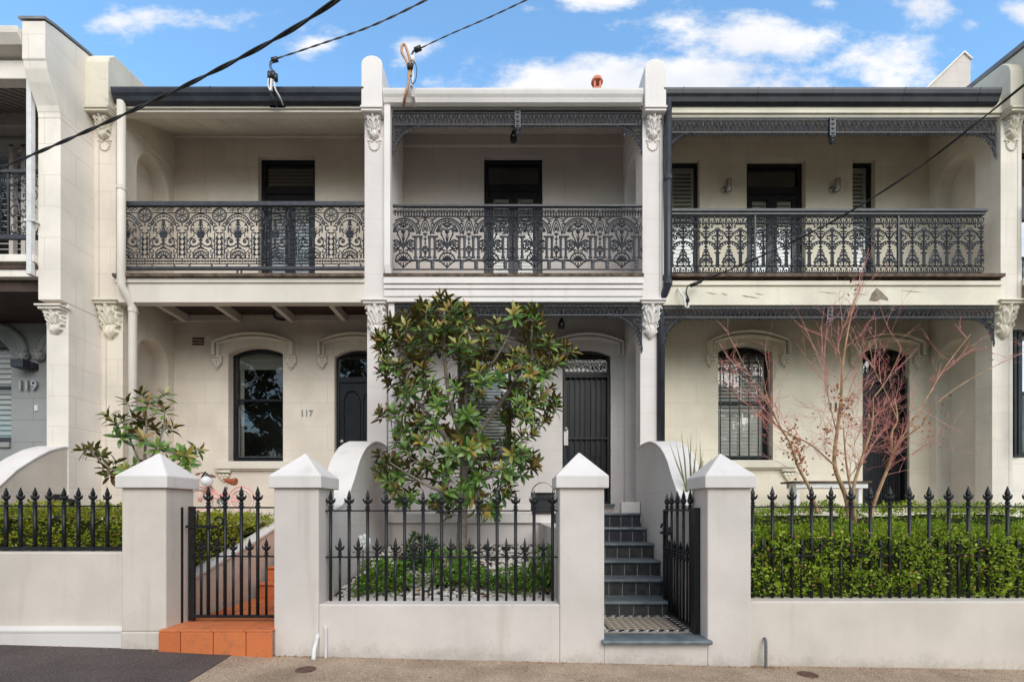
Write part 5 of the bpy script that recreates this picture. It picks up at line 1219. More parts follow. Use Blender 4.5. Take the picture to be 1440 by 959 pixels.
# ------------------------------------------------------------------ garden beds
def bed(name, x0, x1, y0, y1, z0, z1, mat):
    mb = MB(); mb.add([(x0, y0, z0), (x1, y0, z0), (x1, y1, z1), (x0, y1, z1), (x0, y0, -.3), (x1, y0, -.3)], [(0, 1, 2, 3), (4, 5, 1, 0)]); return struct(mb.build(name, M[mat], fix=False))
bed('garden_soil', -6.2, -3.43, 4.87, 7.2, .95, 1.2, 'soil'); bed('garden_soil', -1.86, .62, 4.87, 7.22, .48, .90, 'soil'); bed('garden_soil', 2.25, 7.3, 4.85, 7.2, .5, 1.15, 'soil')
def bed_z(y): return .48 + .42 * (y - 4.87) / 2.35
mb = MB(); ico = [(0, 0, -1), (.9, 0, -.2), (.28, .86, -.2), (-.73, .53, -.2), (-.73, -.53, -.2), (.28, -.86, -.2), (.73, .53, .4), (-.28, .86, .4), (-.9, 0, .4), (-.28, -.86, .4), (.73, -.53, .4), (0, 0, .9)]
ifs = [(0, 2, 1), (0, 3, 2), (0, 4, 3), (0, 5, 4), (0, 1, 5), (1, 2, 6), (2, 3, 7), (3, 4, 8), (4, 5, 9), (5, 1, 10), (6, 2, 7), (7, 3, 8), (8, 4, 9), (9, 5, 10), (10, 1, 6), (11, 6, 7), (11, 7, 8), (11, 8, 9), (11, 9, 10), (11, 10, 6)]
for i in range(2600):
    x, y = R.uniform(-1.84, .5), 4.88 + 2.3 * R.random() ** 1.5; r = R.uniform(.014, .036); a = R.uniform(0, 6.28); sx, sy, sz = R.uniform(.8, 1.4), R.uniform(.7, 1.1), R.uniform(.5, .9)
    mb.add([(x + r * (p[0] * sx * cos(a) - p[1] * sy * sin(a)), y + r * (p[0] * sx * sin(a) + p[1] * sy * cos(a)), bed_z(y) + r * .3 + r * sz * p[2]) for p in ico], ifs)
stuff(mb.build('pebbles', M['pebble'], smooth=True, fix=False))
def leaf_quads(mb, c, d, up, L, Wd, bend=.15):
    """simple folded leaf: two quads along a midrib"""
    s = d.cross(up).normalized() * Wd / 2; n = s.cross(d).normalized()
    a, m, e = c, c + d * L * .5 + n * L * bend * .4, c + d * L - n * L * bend * .3
    mb.add([a, m + s - n * Wd * .1, e, m - s - n * Wd * .1, m], [(0, 1, 4), (1, 2, 4), (2, 3, 4), (3, 0, 4)])
def rdir(): 
    z = R.uniform(-1, 1); a = R.uniform(0, 2 * pi); q = sqrt(1 - z * z); return Vector((q * cos(a), q * sin(a), z))
mb = MB()
for i in range(70):
    x, y = R.uniform(-1.8, .45), R.uniform(4.9, 7.0); d = Vector((R.uniform(-1, 1), R.uniform(-1, 1), R.uniform(-.1, .25))).normalized(); leaf_quads(mb, Vector((x, y, bed_z(y) + .045)), d, Vector((0, 0, 1)), R.uniform(.07, .14), R.uniform(.03, .06), .5)
stuff(mb.build('fallen_leaves', M['deadleaf'], fix=False))

# ------------------------------------------------------------------ hedges and bushes
def hedge(label, x0, x1, y0, y1, z0, z1, n, mat, L=.03, seed=1, rough=.05, top_slope=0, cut=None, nm='hedge', core=True, grp='clipped hedges in the front gardens'):
    rr = random.Random(seed); t = thing(nm, label, 'hedge', ((x0 + x1) / 2, (y0 + y1) / 2, z0), grp)
    def zt(x, y): return z1 + top_slope * (x - x0) + .05 * mnoise.noise(Vector((x * 2.2, y * 2.2, seed))) + .04 * mnoise.noise(Vector((x * 7, y * 7, seed)))
    mb = MB(); ar = [(x1 - x0) * (z1 - z0), (x1 - x0) * (y1 - y0) * 1.2, (y1 - y0) * (z1 - z0), (y1 - y0) * (z1 - z0)]; tot = sum(ar)
    for i in range(n):
        q = rr.random() * tot; x, y = rr.uniform(x0, x1), rr.uniform(y0, y1)
        if q < ar[0]: z = rr.uniform(z0, zt(x, y0)); p = Vector((x, y0, z)); nrm = Vector((0, -1, .25))
        elif q < ar[0] + ar[1]: p = Vector((x, y, zt(x, y))); nrm = Vector((0, -.15, 1))
        elif q < tot - ar[3]: z = rr.uniform(z0, zt(x0, y)); p = Vector((x0, y, z)); nrm = Vector((-1, 0, .25))
        else: z = rr.uniform(z0, zt(x1, y)); p = Vector((x1, y, z)); nrm = Vector((1, 0, .25))
        bump_ = .10 * mnoise.noise(p * 4.5) + .075 * mnoise.noise(p * 12)
        p += nrm * (bump_ - abs(rr.gauss(0, rough)) * .55 + .012)
        d = (nrm * rr.uniform(.2, 1) + Vector((rr.gauss(0, .6), rr.gauss(0, .6), rr.gauss(0, .5) + .3))).normalized()
        u = (nrm + Vector((rr.gauss(0, .5), rr.gauss(0, .5), rr.gauss(0, .5)))).normalized()
        if abs(d.dot(u)) > .95: u = d.orthogonal()
        l = L * rr.choice((.55, .7, .85, 1, 1.15, 1.4)) * rr.uniform(.9, 1.1); s = d.cross(u).normalized() * l * rr.uniform(.24, .36)
        mb.add([p, p + d * l * .5 + s, p + d * l, p + d * l * .5 - s], [(0, 1, 2, 3)])
    mb.build('foliage', M[mat], t, fix=False)
    mb = MB()
    for i in range(int(n * .006)):
        p = Vector((rr.uniform(x0, x1), y0 - .01 + rr.gauss(0, .02), rr.uniform(z0 + .05, z1))) if rr.random() < .6 else Vector((rr.uniform(x0, x1), rr.uniform(y0, y1), z1 + .02))
        leaf_quads(mb, p, (rdir() + Vector((0, -.4, .3))).normalized(), Vector((.1, -.5, .8)), L * rr.uniform(1.0, 1.8), L * .7, .4)
    mb.build('withered_leaves', M['deadleaf'], t, fix=False)
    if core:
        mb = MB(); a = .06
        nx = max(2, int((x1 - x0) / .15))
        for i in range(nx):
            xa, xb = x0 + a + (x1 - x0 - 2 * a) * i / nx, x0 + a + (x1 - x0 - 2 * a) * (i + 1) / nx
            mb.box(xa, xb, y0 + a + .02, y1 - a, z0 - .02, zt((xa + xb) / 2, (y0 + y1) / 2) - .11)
        mb.build('shade_core', M['hedge_core'], t)  # dark boxes stand in for the shade between the hedge leaves
    return t
hedge('long clipped green hedge growing through the right iron fence', 2.27, 7.2, 4.715, 5.75, .56, 1.18, 50000, 'hedge', .030, 3)
hedge('far strip of clipped green hedge behind the bare red maple', 2.5, 7.25, 6.25, 6.9, 1.0, 1.43, 12000, 'hedge', .03, 5)
hedge('clipped yellow-green hedge behind the left iron fence', -6.15, -3.66, 4.80, 5.6, 1.0, 1.40, 13500, 'hedge_yellow', .032, 9)
hedge('yellow-green hedge seen through the closed iron gate', -3.95, -2.62, 6.15, 7.1, .95, 1.36, 7000, 'hedge_yellow', .036, 12) if False else hedge('yellow-green hedge seen through the closed iron gate', -4.15, -3.44, 5.0, 7.1, .80, 1.30, 9500, 'hedge_yellow', .034, 12)
def bush(label, c, rx, ry, rz, n, L, mat, seed, nm='shrub', grp='low shrubs in the pebble bed', wd=.42):
    rr = random.Random(seed); t = thing(nm, label, 'shrub', c, grp); mb = MB(); st = MB(); base = Vector(c)
    for k in range(n // 9):
        d = Vector((rr.gauss(0, 1), rr.gauss(0, 1), abs(rr.gauss(0, .9)) + .15)).normalized(); rad = rr.random() ** .4
        tip = base + Vector((d.x * rx * rad, d.y * ry * rad, d.z * rz * rad + .04))
        if k % 3 == 0: st.tube([base, base.lerp(tip, .5) + Vector((0, 0, .02)), tip], .005, 4)
        for i in range(9):
            dd = (d * .7 + Vector((rr.gauss(0, .7), rr.gauss(0, .7), rr.gauss(0, .6)))).normalized(); u = Vector((rr.gauss(0, .4), rr.gauss(0, .4), 1)).normalized()
            if abs(dd.dot(u)) > .95: u = dd.orthogonal()
            l = L * rr.uniform(.6, 1.2); leaf_quads(mb, tip + dd * rr.uniform(0, .03), dd, u, l, l * wd, .3)
    mb.build('foliage', M[mat], t, fix=False); st.build('stems', M['bark'], t)
    return t
def B(px, py, Y): v = W(px, py, Y); return (v.x, Y, bed_z(Y) - .01)
bush('bright green shrub at the left end of the pebble bed', B(540, 830, 5.15), .30, .24, .38, 1500, .065, 'shrub', 21)
bush('dark green shrub behind the others, left of the magnolia trunk', B(588, 800, 5.9), .28, .26, .44, 1100, .065, 'shrub_dark', 22)
bush('bright green shrub at the foot of the magnolia', B(632, 826, 5.35), .38, .28, .37, 1700, .06, 'shrub', 23)
bush('small sparse green shrub among the pebbles', B(676, 826, 5.2), .19, .17, .2, 520, .06, 'shrub', 24)
bush('low green shrub left of the tall one by the right pillar', B(722, 834, 5.1), .26, .2, .27, 950, .06, 'shrub', 25)
bush('tall green shrub against the right pillar of the middle fence', B(768, 834, 5.15), .2, .2, .5, 1500, .06, 'shrub', 26, wd=.36)
bush('tiny green shrub beneath the garden ornament', B(505, 835, 5.0), .1, .1, .12, 160, .05, 'shrub', 27)
bush('dark leafy plant beside the left gate pillar', (-3.85, 5.2, 1.25), .2, .2, .38, 320, .12, 'shrub_dark', 28, grp=None, wd=.4)

# ------------------------------------------------------------------ magnolias
def mag_leaf(mb, c, d, up, L, Wd, young=False, curl=.2, flip=False):
    s = d.cross(up); s = s.normalized() if s.length > 1e-4 else d.orthogonal().normalized(); n = s.cross(d).normalized()
    ts = (0, .12, .32, .58, .82, 1); ws = (.10, .55, .95, 1.0, .62, .04); top = []; bot = []
    for q, w in zip(ts, ws):
        m = c + d * L * q + n * (-curl * L * q * q + .02 * L * sin(q * pi)); e = s * Wd / 2 * w
        top.append((m - e + n * Wd * .10 * w, m, m + e + n * Wd * .10 * w)); k = n * -.0022
        bot.append(tuple(p + k for p in top[-1]))
    for rows, mi in ((top, 2 if young else 0), (bot, 1)):
        mb.m = mi; vs = [p for r in rows for p in r]; fs = []
        for i in range(5):
            for j in range(2):
                f = (i * 3 + j, i * 3 + j + 1, i * 3 + j + 4, i * 3 + j + 3); fs.append(f if mi == 1 else f[::-1])
        mb.add(vs, fs)
def rosette(mb, tip, d, rr, L, n, young):
    a0 = rr.uniform(0, 6.28); s = d.orthogonal().normalized(); b = d.cross(s)
    for i in range(n):
        a = a0 + i * 2.399 + rr.uniform(-.25, .25); q = i / n; side = s * cos(a) + b * sin(a)
        el = radians(8 + 62 * (1 - q) ** 1.0 * 0 + (70 * q) - 12 + rr.uniform(-12, 12)); dd = (side * cos(el) + d * sin(el)).normalized()
        l = L * rr.uniform(.72, 1.12) * (1 - .28 * q)
        mag_leaf(mb, tip - d * .07 * (1 - q) + dd * .012, dd, d if el < 1.2 else -side, l, l * rr.uniform(.30, .38), young and q > .55, rr.uniform(.02, .28))
def grow(mb, skel, targets, rr, r_tip=.0045, rmax=.02):
    """join every target to the nearest node of the skeleton with a bent twig"""
    nodes = list(skel); out = []
    targets.sort(key=lambda p: min((p - n).length for n in nodes))
    for p in targets:
        best = min(nodes, key=lambda n: (p - n).length + .45 * max(0, n.z - p.z + .05))
        mid = best.lerp(p, .5) + Vector((rr.gauss(0, .03), rr.gauss(0, .03), -.06 * (p - best).length + rr.gauss(0, .02)))
        q = [best, best.lerp(mid, .5) + Vector((0, 0, -.01)), mid, mid.lerp(p, .5) + Vector((0, 0, .005)), p]; L = (p - best).length
        mb.tube(q, min(rmax, r_tip + .010 * L), 6, r_tip); nodes += q[2:]; out.append((p, (p - mid).normalized()))
    return out
def inside(poly, x, y):
    r = False; j = len(poly) - 1
    for i in range(len(poly)):
        if (poly[i][1] > y) != (poly[j][1] > y) and x < (poly[j][0] - poly[i][0]) * (y - poly[i][1]) / (poly[j][1] - poly[i][1]) + poly[i][0]: r = not r
        j = i
    return r
def smooth_path(ps, k=4):
    ps = [Vector(p) for p in ps]; out = []
    for i in range(len(ps) - 1):
        p0, p1, p2, p3 = ps[max(0, i - 1)], ps[i], ps[i + 1], ps[min(len(ps) - 1, i + 2)]
        for j in range(k):
            t = j / k; out.append(.5 * ((2 * p1) + (p2 - p0) * t + (2 * p0 - 5 * p1 + 4 * p2 - p3) * t * t + (3 * p1 - p0 - 3 * p2 + p3) * t ** 3))
    return out + [ps[-1]]
def magnolia(label, base, limbs, pts, seed, L, nl):
    """base point, limb polylines with radii, rosette targets"""
    rr = random.Random(seed); t = thing('magnolia_tree', label, 'tree', base, None); tk = MB(); nodes = []
    for ps, r0, r1 in limbs: sp = smooth_path(ps); tk.tube(sp, r0, 9, r1); nodes += sp[2:]
    tips = grow(tk, nodes, pts, rr); tr = tk.build('trunk', M['bark'], t, smooth=True)
    mb = MB()
    cen = sum((p for p, d in tips), Vector()) / len(tips)
    for p, d in tips:
        dd = (d * .6 + (p - cen).normalized() * .5 + Vector((rr.gauss(0, .2), -.30 + rr.gauss(0, .2), .62 + rr.gauss(0, .2)))).normalized()
        rosette(mb, p, dd, rr, L * rr.uniform(.85, 1.12), rr.randint(*nl), (p.z > cen.z + .1 and rr.random() < .85) or rr.random() < .36)
    mb.build('crown', [M['mag_top'], M['mag_under'], M['mag_young']], t, fix=False, smooth=True)
    return t
poly = [(524, 470), (545, 448), (575, 440), (600, 420), (628, 414), (650, 428), (672, 446), (700, 452), (722, 432), (752, 430), (764, 452), (768, 478), (796, 482), (812, 493), (788, 512), (772, 520), (787, 545), (786, 572), (768, 596), (748, 602), (752, 625), (764, 650), (742, 668), (734, 690), (704, 702), (694, 722), (660, 716), (632, 722), (606, 712), (590, 690), (560, 716), (548, 690), (530, 662), (526, 636), (556, 622), (545, 600), (530, 575), (548, 548), (528, 516)]
holes = [(622, 512, 24), (700, 500, 20), (600, 560, 12), (640, 590, 18), (655, 555, 10), (690, 560, 26), (690, 605, 24), (590, 640, 14), (640, 665, 14), (600, 690, 16), (705, 640, 12), (560, 590, 10)]
rr = random.Random(5); pts = []; Ym = 6.15
tries = 0
while len(pts) < 360 and tries < 90000:
    tries += 1
    x, y = rr.uniform(522, 814), rr.uniform(414, 722)
    if not inside(poly, x, y): continue
    edge = min(1, abs(x - 665) / 150); dy = rr.uniform(-.75, .6) * sqrt(max(.1, 1 - edge ** 2))
    if any((x - a) ** 2 + (y - b) ** 2 < r * r for a, b, r in holes) and rr.random() < .8: continue
    p = W(x, y, Ym + dy)
    if any((p - q).length < .12 or (sqrt(((p.x - q.x)) ** 2 + (p.z - q.z) ** 2) < .056) for q in pts): continue
    pts.append(p)
for x, y in ((806, 494), (797, 486), (788, 496), (778, 488), (770, 474), (782, 508), (752, 436), (740, 442), (760, 448), (730, 446), (758, 462), (628, 420), (640, 428), (618, 430), (606, 434), (590, 442), (570, 448), (556, 456), (542, 468), (532, 480), (546, 486), (560, 474)): pts.append(W(x, y, Ym + rr.uniform(-.3, .2)))
print('rosettes', len(pts))
q = lambda x, y, dy=0: W(x, y, Ym + dy)
b0 = q(648, 775); b0.z = bed_z(Ym) - .05
limbs = [([b0, q(650, 730), q(652, 690), q(652, 650), q(648, 610)], .072, .042), ([q(652, 665), q(668, 640, .05), q(662, 600, .1), q(655, 560, .15), q(665, 510, .1), q(655, 455, .05)], .045, .014),
         ([q(650, 655), q(628, 618, -.1), q(600, 580, -.15), q(570, 545, -.1), q(545, 500, -.05)], .040, .010), ([q(648, 615), q(632, 560, -.2), q(625, 500, -.2), q(625, 440, -.1)], .035, .010),
         ([q(652, 640), q(690, 585, -.1), q(722, 540, -.1), q(745, 490, 0), q(748, 445, .05)], .038, .010), ([q(652, 690), q(620, 690, -.3), q(580, 670, -.3), q(548, 650, -.2)], .026, .009),
         ([q(652, 680), q(690, 670, -.25), q(725, 645, -.3), q(745, 640, -.25)], .026, .009), ([q(722, 540, -.1), q(760, 515, -.2), q(795, 500, -.2)], .018, .008), ([q(655, 560, .15), q(700, 500, .3), q(720, 460, .3)], .022, .008)]
magnolia('large bushy magnolia tree in front of the middle house', (b0.x, Ym, b0.z), limbs, pts, 31, .152, (12, 16))
cl = [(178, 563), (198, 553), (207, 566), (225, 568), (232, 553), (150, 582), (160, 594), (172, 588), (190, 585), (205, 592), (218, 600), (233, 598), (245, 600), (168, 612), (185, 607), (200, 615), (232, 575), (115, 632), (128, 630), (142, 640), (150, 655), (165, 650), (178, 660), (190, 655), (170, 672), (152, 668), (238, 632), (250, 636), (262, 640), (272, 640), (282, 632), (265, 652), (210, 650), (222, 628)]
Ym = 5.75; pts = [W(x, y, Ym + rr.uniform(-.35, .35)) for x, y in cl]
b0 = q(205, 735)
limbs = [([b0, q(204, 690), q(203, 650), q(206, 600), q(205, 575)], .022, .008), ([q(204, 670), q(190, 635, -.1), q(175, 600, -.1), q(170, 590, -.1)], .014, .006), ([q(204, 660), q(222, 625, .1), q(232, 590, .1)], .013, .006), ([q(204, 690), q(180, 672, -.1), q(150, 655, -.15), q(130, 638, -.15)], .014, .006), ([q(204, 690), q(230, 665, .1), q(258, 648, .1)], .013, .006)]
magnolia('small spindly magnolia growing behind the left gate pillar', (b0.x, Ym, b0.z), limbs, pts, 33, .15, (9, 12))

# ------------------------------------------------------------------ bare red maple
t = thing('maple_tree', 'bare red-twigged maple with tan stems in the right garden', 'tree', W(1195, 728, 6.0), None)
Ym = 6.0; rr = random.Random(77); tk = MB(); tw = MB(); lf = MB()
stems = [([q(1196, 742), q(1190, 700), q(1174, 655), (q(1177, 610)), q(1183, 560), q(1186, 505), q(1200, 430), q(1215, 395)], .045, .006),
         ([q(1196, 742), q(1198, 705, .1), q(1190, 650, .2), q(1186, 600, .25)], .03, .008), ([q(1203, 740), q(1200, 690, -.1), q(1212, 645, -.1), q(1226, 600, -.15), (q(1228, 560, -.2))], .035, .008),
         ([q(1150, 722, -.2), q(1140, 690, -.2), q(1122, 655, -.25), q(1112, 625, -.25), q(1092, 590, -.3), q(1075, 545, -.3)], .032, .006),
         ([q(1222, 735, .1), q(1232, 700, .1), q(1250, 655, .05), q(1262, 625, 0), q(1296, 598, -.1)], .036, .012), ([q(1255, 645, .05), q(1254, 610, .1), q(1262, 590, .1), q(1258, 560, .1)], .022, .008),
         ([q(1174, 655), q(1140, 625, -.1), (q(1110, 610, -.1)), q(1060, 575, -.2), q(1015, 545, -.25)], .016, .004), ([q(1296, 598, -.1), q(1320, 565, -.2), q(1370, 530, -.25), q(1440, 495, -.3)], .012, .004), ([q(1262, 625), q(1300, 565, .1), q(1330, 515, .15), q(1365, 470, .2)], .014, .004), ([q(1112, 625, -.25), q(1080, 570, -.3), q(1050, 520, -.35), q(1035, 490, -.35)], .012, .003),
         ([q(1228, 560, -.2), q(1250, 530, -.2), q(1268, 490, -.2)], .01, .003), ([q(1262, 590, .1), q(1245, 550, .1), q(1230, 520, .1), q(1222, 480, .1)], .01, .003), ([q(1177, 610), q(1165, 560, .1), q(1158, 515, .1)], .011, .003), ([q(1200, 430), q(1180, 480, 0), q(1184, 520, 0)][::-1], .008, .003)]
nodes = []
for ps, a, b in stems:
    sp = smooth_path(ps, 5); tk.tube(sp, a * .70, 7, b * .75); n = len(sp)
    for i, p in enumerate(sp):
        if i > n * .28: nodes.append((p, (sp[min(i + 1, n - 1)] - sp[i - 1]).normalized()))
def twig(p, d, L, r, lev):
    pts = [p]; dd = d.copy()
    for i in range(5):
        dd = (dd + Vector((rr.gauss(0, .10), rr.gauss(0, .10), rr.gauss(.02, .08)))).normalized(); pts.append(pts[-1] + dd * L / 5)
    tw.tube(pts, r, 4, r * .45, cap=False)
    if lev > 0:
        for i in range(rr.randint(3, 5)):
            k = rr.randint(1, 5); s = (dd + Vector((rr.gauss(0, .55), rr.gauss(0, .5), rr.gauss(.05, .4)))).normalized(); twig(pts[k], s, L * rr.uniform(.4, .75), r * .62, lev - 1)
    if rr.random() < .05: leaf_quads(lf, pts[-2], rdir(), Vector((0, 0, 1)), .05, .03, .4)
for i in range(74):
    p, d = rr.choice(nodes); out = Vector(((p.x - W(1195, 600, 6).x) * .35, rr.gauss(0, .4), .30 + rr.gauss(0, .25)))
    dd = (d * .8 + out + Vector((rr.gauss(0, .45), rr.gauss(0, .3), 0))).normalized()
    twig(p, dd, rr.uniform(.25, .70), rr.uniform(.0030, .0046), 2 if rr.random() < .6 else 1)
for i in range(40):
    c_ = q(1222 + rr.gauss(0, 42), 598 + rr.gauss(0, 24), rr.uniform(-.3, .3)); twig(c_, Vector((rr.gauss(0, .8), rr.gauss(0, .5), rr.gauss(.2, .5))).normalized(), .36, .0028, 2)
for cx_, cy_, n_ in ((1118, 625, 46), (1112, 612, 20), (1185, 565, 26), (1192, 560, 14), (1165, 610, 18), (1185, 650, 10), (1122, 640, 20), (1300, 600, 12), (1330, 575, 6), (1130, 660, 16)):
    for i in range(n_): leaf_quads(lf, q(cx_ + rr.gauss(0, 7), cy_ + rr.gauss(0, 12), rr.gauss(-.2, .08)), (rdir() + Vector((0, 0, -.7))).normalized(), Vector((0, -1, .2)), rr.uniform(.04, .07), rr.uniform(.022, .038), .5)
tr = tk.build('trunk', M['bark_tan'], t, smooth=True); tw.build('twigs', M['twig_red'], t, fix=False); lf.build('withered_leaves', M['deadleaf'], t, fix=False)

# strap-leaved plant behind the fourth pillar, red flowers behind the left fence
t = thing('strap_leaf_plant', 'spiky strap-leaved plant poking up behind the fourth gate pillar', 'plant', W(968, 705, 5.6)); mb = MB(); rr = random.Random(4)
for (x1, y1) in ((950, 618), (957, 600), (966, 612), (972, 606), (980, 622), (984, 614), (990, 632), (975, 640), (940, 618), (1003, 640), (1014, 636), (1018, 648)):
    Y = 5.6; b = W(972 + rr.uniform(-5, 5), 712, Y); e = W(x1, y1, Y + rr.uniform(-.2, .2)); m = b.lerp(e, .55) + Vector((rr.gauss(0, .02), 0, .04)); s = Vector((.011, .004, 0))
    mb.add([b - s, b + s, m + s * .9, e, m - s * .9], [(0, 1, 2, 4), (4, 2, 3)])
mb.build('strap_leaves', M['yucca'], t, fix=False)
t = thing('flowering_plant', 'low plant with two coral flowers behind the left iron fence', 'plant', W(70, 725, 5.75)); mb = MB(); st = MB(); c0 = W(70, 740, 5.75)
for (x, y) in ((67, 715), (78, 718), (65, 722)):
    c_ = W(x, y, 5.7); st.tube([c0, c0.lerp(c_, .5) + Vector((.02, 0, .02)), c_], .006, 5)
    for i in range(9): leaf_quads(mb, c_, (rdir() + Vector((0, -.3, .2))).normalized(), Vector((0, -1, .1)), .05, .035, .4)
mb.build('petals', M['flower'], t, fix=False); st.build('stems', M['bark'], t)
t = thing('garden_box', 'small dark box with a round knob standing behind the left hedge', 'box', W(88, 715, 6.0)); mb = MB(); a, b = W(80, 712, 6.0), W(92, 697, 6.0); mb.box(a.x, b.x, 5.95, 6.1, a.z - .35, b.z - .03); mb.box(a.x, a.x + .025, 5.94, 6.1, b.z - .03, b.z + .02); mb.build('body', M['black'], t, bevel=.006)
mb = MB(); k = W(98, 706, 6.0); mb.lathe((k.x, 5.98, k.z), [(.04, 0), (.045, .03), (.04, .08)], 14, 'y'); mb.box(k.x - .02, k.x + .02, 5.99, 6.05, k.z - .4, k.z); mb.build('knob', M['black'], t)

# dry leaf scraps and grit gathered along the foot of the front walls
mb = MB(); rr = random.Random(19)
for i in range(420):
    x = rr.uniform(-4.9, 4.9) if i < 260 else rr.choice((-2.2, 2.35, -2.1, .3)) + rr.gauss(0, .25)
    if P1[1] < x < P2[0]: continue
    y = 4.49 - abs(rr.gauss(0, .018 if i < 380 else .12)); d = Vector((rr.gauss(0, 1), rr.gauss(0, 1), rr.gauss(0, .15))).normalized(); l = rr.uniform(.008, .03)
    leaf_quads(mb, Vector((x, y, gz(x) + .004)), d, Vector((0, 0, 1)), l, l * .6, .5)
stuff(mb.build('leaf_litter', M['deadleaf'], fix=False))
# ------------------------------------------------------------------ bicycle on the left veranda
Yk = 7.85
def k(px, py, dy=0): return W(px, py, Yk + dy)
fc, rc = k(281, 706), k(339.5, 705.5); fc.z = rc.z = ZF + .205
t = thing('bicycle', 'pale pink child bicycle with tan saddle leaning on the left veranda', 'bicycle', (fc.x, Yk, ZF))
def wheel(c, yaw, nm):
    ux, uy = cos(yaw), sin(yaw); mb = MB(); r = .182
    mb.tube([(c.x + r * cos(a) * ux, c.y + r * cos(a) * uy, c.z + r * sin(a)) for a in [2 * pi * i / 28 for i in range(29)]], .021, 8, cap=False); w = mb.build('wheel', M['rubber'], t, smooth=True)
    mb = MB(); r = .158; mb.tube([(c.x + r * cos(a) * ux, c.y + r * cos(a) * uy, c.z + r * sin(a)) for a in [2 * pi * i / 28 for i in range(29)]], .008, 6, cap=False); mb.lathe((c.x, c.y - .03, c.z), [(.02, 0), (.02, .06)], 10, 'y'); mb.build('rim', M['pink'], w)
    mb = MB()
    for i in range(14): a = 2 * pi * i / 14; mb.tube([(c.x, c.y, c.z), (c.x + r * cos(a) * ux, c.y + r * cos(a) * uy, c.z + r * sin(a))], .0016, 4)
    mb.build('spokes', M['steel'], w)
    mb = MB(); r = .222; mb.tube([(c.x + r * cos(a) * ux, c.y + r * cos(a) * uy, c.z + r * sin(a)) for a in [radians(10 + 150 * i / 14) for i in range(15)]], .011, 6); mb.build('mudguard', M['pink'], w)
wheel(fc, .9, 0); wheel(rc, 0, 1)
hd = k(291, 684); bb = k(312, 706); bb.z = ZF + .19; seat = k(318.5, 688)
mb = MB(); mb.tube([hd, k(300, 697), bb], .027, 8); mb.tube([k(293, 680), k(303, 692), k(316, 699)], .021, 8); mb.tube([bb, k(315, 697), seat], .022, 8); mb.tube([bb, rc], .017, 7); mb.tube([k(317, 692), k(328, 698), rc], .017, 7); mb.tube([k(289, 676), hd, k(286, 693)], .016, 8)
for s in (-.035, .035): mb.tube([k(286, 693) + Vector((0, s, 0)), fc + Vector((0, s, 0))], .010, 6)
mb.build('frame', M['pink'], t, smooth=True)
mb = MB(); mb.tube([k(289, 676), k(290, 670)], .012, 6); mb.tube([k(278, 667, -.16), k(284, 664, -.1), k(290, 669), k(297, 667, .1), k(301, 670, .2)], .010, 6); mb.tube([seat, k(320, 681)], .012, 6); mb.build('handlebar', M['steel'], t, smooth=True)
for p, q_ in ((k(276, 667, -.2), k(280, 666, -.14)), (k(297.5, 668, .13), k(302, 670.5, .22))):
    mb = MB(); mb.tube([p, q_], .017, 8); mb.build('grip', M['saddle'], t, smooth=True)
mb = MB(); s = k(323.5, 676); mb.add([(s.x + a * 1.12, s.y + b * 1.3, s.z + c_ * 2.3) for a, b, c_ in ((-.115, -.015, .025), (-.115, .015, .025), (-.03, -.035, .015), (-.03, .035, .015), (.06, -.08, .02), (.06, .08, .02), (.11, -.06, .03), (.11, .06, .03), (-.09, -.012, -.01), (-.09, .012, -.01), (.03, -.05, -.035), (.03, .05, -.035), (.10, -.05, -.04), (.10, .05, -.04))],
    [(0, 2, 3, 1), (2, 4, 5, 3), (4, 6, 7, 5), (6, 12, 13, 7), (0, 1, 9, 8), (0, 8, 2), (8, 10, 4, 2), (10, 12, 6, 4), (1, 3, 9), (9, 3, 5, 11), (11, 5, 7, 13), (8, 9, 11, 10), (10, 11, 13, 12)])
o = mb.build('saddle', M['saddle'], t, smooth=True); sb = o.modifiers.new('soft', 'SUBSURF'); sb.levels = sb.render_levels = 2
mb = MB(); mb.lathe((bb.x, bb.y - .05, bb.z), [(.055, 0), (.055, .008)], 18, 'y'); mb.tube([(bb.x, bb.y - .06, bb.z), (bb.x + .04, bb.y - .07, bb.z - .08)], .009, 6); mb.box(bb.x + .01, bb.x + .07, bb.y - .13, bb.y - .07, bb.z - .09, bb.z - .075); mb.build('crank', M['steel'], t)
mb = MB(); c_ = k(291, 676.5, -.11); mb.ball(c_, .085, .10, .085, 18, 12)
o = thing('bicycle_helmet', 'white helmet hung on the handlebar of the pink bicycle', 'helmet', c_); mb.build('shell', M['helmet'], o, smooth=True)
mb = MB(); 
for i in range(5): a = -.5 + i * .3; mb.tube([c_ + Vector((-.075 + .03 * i, -.02, .07)), c_ + Vector((-.06 + .028 * i, 0, .135 - .02 * abs(i - 1))), c_ + Vector((.05 + .006 * i, .03, .06))], .008, 5)
mb.tube([c_ + Vector((-.09, 0, .05)), c_ + Vector((-.03, 0, .15)), c_ + Vector((.04, 0, .08))], .012, 6); mb.build('straps', M['black'], o)

